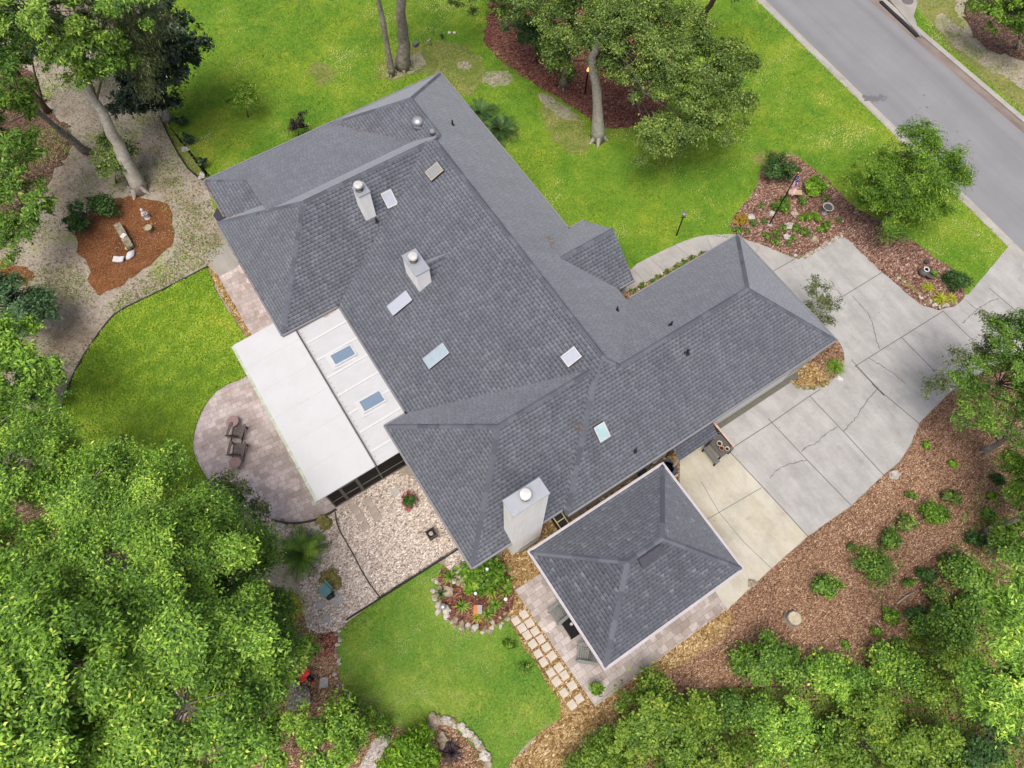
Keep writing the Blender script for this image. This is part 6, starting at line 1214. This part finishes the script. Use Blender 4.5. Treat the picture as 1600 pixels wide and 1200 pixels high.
p = at(527, 937); b = MB(); b.prism([(p.x-.25, p.y-.2), (p.x+.2, p.y-.25), (p.x+.28, p.y+.15), (p.x-.1, p.y+.25)], 0, .06); props(b.build('flat_stone', MT['concrete_obj']), 'flat grey slab in front of the dark bird figure', 'rock')
# rooster yard art
p = at(488, 1061); t = thing('rooster_figure', 'black and red metal rooster on the left mulch bed', 'garden ornament', p)
ax_ = (at(500, 1068)-at(478, 1053)).normalized(); red = plain('red_paint', (.50, .02, .015), .5); sd_ = Vector((-ax_.y, ax_.x, 0))
b = MB(); b.lump((p.x, p.y, .34), (.20, .13, .15), random.Random(9), .08, 2, math.atan2(ax_.y, ax_.x)); b.tube([p+ax_*.1+Vector((0, 0, .38)), p+ax_*.22+Vector((0, 0, .56))], [.09, .055], 8); b.build('body', MT['black_metal'], t, True)
b = MB()
for i in range(9):
    a = -1.2+i*.3; d = (-ax_*cos(a)+sd_*sin(a)); e0_ = p-ax_*.12+Vector((0, 0, .40)); tip = e0_+d*.34+Vector((0, 0, .16*cos(a))); w2 = d.cross(Vector((0, 0, 1)))*.06
    b.face([e0_-w2*.4, e0_+d*.2+w2+Vector((0, 0, .1)), tip, e0_+d*.2-w2+Vector((0, 0, .1))])
b.build('tail', red, t)
b = MB(); b.lump(p+ax_*.25+Vector((0, 0, .60)), (.075, .06, .07), random.Random(3), .05); b.box(p+ax_*.25+Vector((0, 0, .69)), (.12, .02, .08), math.atan2(ax_.y, ax_.x)); b.build('head', red, t, True)
for s in (-1, 1): MB().tube([p+sd_*.05*s+Vector((0, 0, .22)), p+sd_*.06*s], .012, 6).build('leg', MT['black_metal'], t)
p = at(507, 1068); b = MB(); b.prism([(q.x, q.y) for q in (at(502, 1059), at(513, 1058), at(513, 1074), at(499, 1075))], .03, .10); props(b.build('stone_slab', MT['concrete_obj']), 'pale grey angular slab right of the rooster', 'rock')
# birdhouse, globes
p = at(748, 957); t = thing('birdhouse', 'small birdhouse with orange and grey roof on a white pole', 'birdhouse', p)
q = at(746, 946, 1.1); q0 = at(745, 936, 1.35); zr_ = 1.1; q = Vector((p.x, p.y, 1.1))
MB().tube([p, (p.x, p.y, 1.0)], .03, 8).build('pole', MT['white_trim'], t); b = MB(); b.b2(q.x-.1, q.x+.1, q.y-.11, q.y+.11, .98, 1.2); b.build('box', MT['white_trim'], t)
fv = Vector((AX_F.x, AX_F.y, 0)).normalized(); rv = Vector((AX_R.x, AX_R.y, 0)).normalized()
for s, m_, nm in ((-1, plain('orange_roof', (.50, .17, .07), .6), 'roof_half'), (1, plain('grey_roof', (.36, .36, .37), .6), 'roof_half')):
    b = MB(); e_ = Vector((p.x, p.y, 1.32)); o_ = rv*s*.19-Vector((0, 0, .12)); b.face([e_-fv*.19, e_-fv*.19+o_, e_+fv*.19+o_, e_+fv*.19]); b.face([e_-fv*.19-Vector((0, 0, .02)), e_+fv*.19-Vector((0, 0, .02)), e_+fv*.19+o_-Vector((0, 0, .02)), e_-fv*.19+o_-Vector((0, 0, .02))]); b.build(nm, m_, t)
for px, py, z, r_, m_, lab in ((692, 948, .25, .17, 'seam', 'silver gazing ball at the left of the rock bed'), (743, 927, .75, .075, 'white_stone', 'small white globe light above the birdhouse'), (761, 889, .95, .075, 'white_stone', 'small white globe light in the hydrangea near the eave'), (790, 936, .35, .09, 'white_stone', 'white globe at the right of the rock bed')):
    q = at(px, py, z); t = thing('gazing_ball', lab, 'garden ornament', (q.x, q.y, 0)); b = MB(); b.lump((q.x, q.y, z), (r_, r_, r_), random.Random(1), 0, 3); b.build('globe', plain('globe_finish', (.45, .46, .46) if m_ == 'seam' else (.75, .77, .75), .15, .6 if m_ == 'seam' else 0), t, True); b = MB(); b.tube([(q.x, q.y, 0), (q.x, q.y, z-r_*.8)], .03, 8); b.build('stand', MT['concrete_obj'], t)
# pine straw ornaments
p = at(231, 341); t = thing('white_statue', 'white standing figure statue at the top of the pine straw bed', 'statue', p)
b = MB(); b.lathe(p, [(.17, 0), (.17, .08), (.11, .10), (.13, .2), (.10, .38), (.115, .52), (.13, .60), (.06, .68), (.055, .70)], 16); b.build('figure', MT['white_stone'], t, True); b = MB(); b.lump((p.x, p.y, .78), (.085, .085, .10), random.Random(1), .04, 3); b.build('head', MT['white_stone'], t, True)
b = MB(); b.tube([(p.x-.12, p.y, .58), (p.x-.16, p.y-.1, .44), (p.x-.06, p.y-.16, .48)], .035, 8); b.tube([(p.x+.12, p.y, .58), (p.x+.15, p.y-.1, .44), (p.x+.05, p.y-.16, .48)], .035, 8); b.build('arm', MT['white_stone'], t, True)
p = at(235, 361); t = thing('urn', 'round stone pedestal pot on the right of the pine straw', 'pot', p); b = MB(); b.lathe(p, [(.17, 0), (.2, .1), (.16, .2), (.22, .32), (.24, .34), (.2, .34), (.18, .3)], 18); b.build('pot', MT['rock'], t, True); b = MB(); b.lathe((p.x, p.y, .3), [(.19, 0), (.18, .02)], 14); b.build('soil', plain('dry_moss', (.3, .26, .15), .9), t)
A, B = at(183, 350, .38), at(203, 386, .38); t = thing('stone_bench', 'long weathered bench lying across the pine straw bed', 'bench', ((A.x+B.x)/2, (A.y+B.y)/2, 0)); MB().bar(A, B, .40, .09).build('seat', mottled('weathered_bench', [(.3, (.10, .085, .05)), (.6, (.26, .23, .17)), (.8, (.38, .35, .28))], 6), t)
for f_ in (.15, .85):
    q = A.lerp(B, f_); MB().box((q.x, q.y, .17), (.34, .14, .34), math.atan2((B-A).y, (B-A).x)+pi/2).build('support', MT['concrete_obj'], t)
q = A.lerp(B, .56); b = MB(); b.box((q.x, q.y, .47), (.30, .26, .08), .6); props(b.build('plaque', MT['white_stone']), 'white square block lying on the weathered bench', 'plaque')
p = at(187, 407); t = thing('book_stone', 'white open book shaped stone at the lower left of the straw bed', 'garden ornament', p); b = MB()
for s in (-1, 1): b.box((p.x+rv.x*.15*s, p.y+rv.y*.15*s, .13), (.30, .36, .07), IMG, Matrix.Rotation(IMG, 3, 'Z') @ Matrix.Rotation(-.25*s, 3, 'Y'))
b.build('pages', MT['white_stone'], t); b = MB(); b.box((p.x, p.y, .04), (.4, .3, .08), IMG); b.build('base', MT['concrete_obj'], t)
p = at(205, 400); b = MB(); b.lump((p.x, p.y, .12), (.18, .32, .14), random.Random(4), .08, 3, IMG-.4); props(b.build('memorial_stone', plain('blue_white_stone', (.46, .47, .52), .7)), 'smooth bluish white stone at the foot of the weathered bench', 'rock')
p = at(199, 389); b = MB(); b.lump((p.x, p.y, .08), (.1, .12, .09), random.Random(4), .1, 2); props(b.build('small_figurine', plain('yellow_ceramic', (.5, .33, .12), .5)), 'small yellow figurine between bench and bluish stone', 'garden ornament')
# ------------------------------------------------------------------ island bed things
p = at(1202, 351); t = thing('flagpole', 'black flagpole with a limp striped flag in the island bed', 'flagpole', p); H_ = 4.45
MB().tube([p, (p.x, p.y, H_)], [.045, .035], 10).build('pole', MT['black_metal'], t); b = MB(); b.lump((p.x, p.y, H_+.06), (.06, .06, .06), random.Random(1), 0, 2); b.build('finial', plain('gold_ball', (.5, .35, .1), .3, .8), t, True); b = MB(); b.lathe(p, [(.14, 0), (.12, .06), (.06, .08)], 14); b.build('base', MT['concrete_obj'], t)
NU, NV = 28, 26
def flag_pt(u, v):   # u along the fly, v down the hoist, cloth hanging limp beside the pole
    out = .05+.40*(u**.7)*(1-.25*v)+.03*sin(u*9+v*4); sw = .08*sin(u*8+v*5.5)*min(1, u*3)
    return p+rv*out+fv*(sw-.05*u)+Vector((0, 0, H_-.08-v*.95-u*1.05*(1-.12*v)))
wb, rbm, bb = MB(), MB(), MB()
for i in range(NU):
    for j_ in range(NV):
        q = [flag_pt((i+a)/NU, (j_+c)/NV) for a, c in ((0, 0), (1, 0), (1, 1), (0, 1))]
        if i < NU*.4 and j_ < NV*7/13: (wb if (i % 2 == 0 and j_ % 3 == 1 and (i//2+j_//3) % 2 == 0) else bb).face(q)
        else: (rbm if (j_//2) % 2 == 0 else wb).face(q)
fl = rbm.build('flag', plain('flag_red', (.52, .045, .055), .8), t, True); wb.build('white_stripes', plain('flag_white', (.75, .74, .74), .8), fl, True); bb.build('canton', plain('flag_blue', (.03, .045, .20), .8), fl, True)
A, B = at(1232, 300, .42), at(1253, 301, .42); t = thing('wooden_bench', 'tan backless bench beneath the flag', 'bench', ((A.x+B.x)/2, (A.y+B.y)/2, 0)); MB().bar(A, B, .36, .06).build('seat', plain('tan_board', (.36, .27, .17), .7), t)
for f_ in (.12, .88):
    q = A.lerp(B, f_); MB().box((q.x, q.y, .195), (.08, .32, .39), math.atan2((B-A).y, (B-A).x)).build('leg', plain('bench_leg', (.2, .14, .09), .8), t)
p = at(1288, 333); t = thing('birdbath', 'grey stone birdbath at the right of the lime clumps', 'birdbath', p); b = MB(); b.lathe(p, [(.2, 0), (.16, .06), (.09, .12), (.08, .42), (.14, .5)], 18); b.build('pedestal', MT['concrete_obj'], t, True)
b = MB(); b.lathe((p.x, p.y, .48), [(.1, 0), (.3, .08), (.33, .13), (.30, .13), (.25, .08), (.05, .05)], 24); b.build('basin', MT['concrete_obj'], t, True); b = MB(); b.lathe((p.x, p.y, .56), [(.26, 0), (.25, .006)], 20); b.build('water', plain('basin_water', (.07, .065, .06), .08, 0, .6), t)
p = at(1441, 428); t = thing('jug_planter', 'dark grey round jar lying open beside a small plant at the island end', 'pot', p); b = MB(); b.lathe((p.x, p.y, 0), [(.18, 0), (.28, .14), (.29, .26), (.2, .38), (.13, .42), (.15, .46), (.12, .46), (.09, .40)], 20); b.build('pot', plain('dark_stoneware', (.09, .085, .08), .5), t, True); b = MB(); b.lathe((p.x, p.y, .455), [(.17, 0), (.17, .03), (.11, .03), (.11, 0)], 18); b.build('rim', MT['white_stone'], t)
p = at(1451, 432); t = thing('tub_planter', 'dark tub with a green plant right of the grey jar', 'potted plant', p); b = MB(); b.lathe(p, [(.2, 0), (.29, .26), (.31, .28), (.25, .27)], 18); b.build('pot', plain('dark_tub', (.075, .07, .068), .6), t, True); V, tt, CC = crown_leaves([((p.x+.1, p.y+.02, .38), (.22, .22, .14))], 400, .09, 400, crad=.12); raw_mesh('foliage', V, 4, LEAF['grn'], t, tt)
p = at(1446, 411); props(MB().lathe(p, [(.10, 0), (.14, .15), (.15, .17), (.11, .16)], 14).build('clay_pot', MT['wood_dark']), 'small empty brown pot behind the grey jar', 'pot')
# lamps
p = at(1057, 368); t = thing('lamp_post', 'slim black lamp post on the lawn by the curved walkway', 'street lamp', p); MB().tube([p, (p.x, p.y, 1.85)], [.045, .035], 10).build('post', MT['black_metal'], t)
b = MB(); b.lathe((p.x, p.y, 1.85), [(.05, 0), (.11, .05), (.14, .22), (.05, .27), (.02, .34)], 8); b.build('lantern', plain('lantern_glass', (.16, .16, .17), .2), t); b = MB(); b.bar((p.x-rv.x*.16, p.y-rv.y*.16, 1.72), (p.x+rv.x*.16, p.y+rv.y*.16, 1.72), .03, .03); b.build('crossbar', MT['black_metal'], t)
p = at(914, 147); t = thing('gas_lamp', 'black post lamp with a lit orange flame in the red mulch', 'street lamp', p); MB().tube([p, (p.x, p.y, 1.75)], [.06, .05], 10).build('post', MT['black_metal'], t)
b = MB(); b.lathe((p.x, p.y, 1.75), [(.05, 0), (.12, .04), (.13, .06)], 8); b.build('lantern_base', MT['black_metal'], t)
fm, fnt, fb = new_mat('flame'); fb.inputs['Base Color'].default_value = (1, .5, .2, 1); fb.inputs['Emission Color'].default_value = (1, .42, .14, 1); fb.inputs['Emission Strength'].default_value = 1.6
b = MB(); b.lathe((p.x, p.y, 1.82), [(.05, 0), (.10, .08), (.07, .18), (.015, .30)], 10); b.build('flame', fm, t, True)
for i in range(4):
    a = i*1.571+.78; MB().tube([(p.x+cos(a)*.13, p.y+sin(a)*.13, 1.80), (p.x+cos(a)*.16, p.y+sin(a)*.16, 2.12)], .008, 4).build('cage_bar', MT['black_metal'], t)
# little things on the upper lawn
p = at(650, 72); t = thing('flood_light', 'grey block light on the lawn right of the thick ridged trunk', 'garden light', p); MB().box((p.x, p.y, .17), (.36, .26, .2), .4).build('housing', plain('grey_housing', (.12, .13, .15), .5), t); MB().box((p.x, p.y, .04), (.2, .2, .08), .4).build('base', MT['black'], t)
p = at(674, 72); t = thing('garden_spike', 'small dark signpost on the upper lawn next to the grey block light', 'garden light', p); MB().tube([p, (p.x, p.y, .5)], .02, 6).build('stake', MT['lattice'], t); MB().box((p.x-.15, p.y, .48), (.34, .08, .12), .3).build('head', MT['concrete_obj'], t)
p = at(691, 61); t = thing('garden_spike', 'short dark spotlight on the upper lawn left of the two white dots', 'garden light', p); MB().tube([p, (p.x, p.y, .2)], .02, 6).build('stake', MT['black'], t); MB().lathe((p.x, p.y, .16), [(.07, 0), (.13, .12), (.13, .16), (.09, .16)], 12).build('head', MT['frame_dark'], t)
for px, lab in ((702, 'left one of two small white lids on the upper lawn'), (710, 'right one of two small white lids on the upper lawn')):
    p = at(px, 51.5); props(MB().lathe((p.x, p.y, 0), [(.11, 0), (.11, .05), (.08, .07)], 14).build('cleanout_lid', MT['white_stone']), lab, 'lid')
# stump and fallen branch
p = at(1238, 967); t = thing('tree_stump', 'pale cut tree stump on the mulch slope', 'tree stump', p); b = MB(); pts = []
b.lathe(p, [(.40, 0), (.35, .12), (.32, .30), (.31, .32)], 18); o = b.build('bark', MT['bark_grey'], t); o.scale = (1, 1, 1)
b = MB(); q = at(1239, 960, .33); b.lathe((p.x, p.y, .322), [(.29, 0), (.28, .015)], 22); b.build('cut_face', mottled('cut_wood', [(.3, (.26, .24, .20)), (.55, (.40, .35, .24)), (.8, (.5, .45, .34))], 6), t)
for a_, b_, lab in (((1400, 944), (1430, 924), 'pale fallen branch near the wide leafy shrub'), ((1365, 972), (1376, 985), 'short fallen twig by the tiny seedling')):
    A, B = at(*a_), at(*b_); props(MB().tube([A+Vector((0, 0, .06)), A.lerp(B, .5)+Vector((.05, .05, .12)), B+Vector((0, 0, .1))], [.05, .04, .02], 6).build('fallen_branch', MT['twig'], None, True), lab, 'branch')
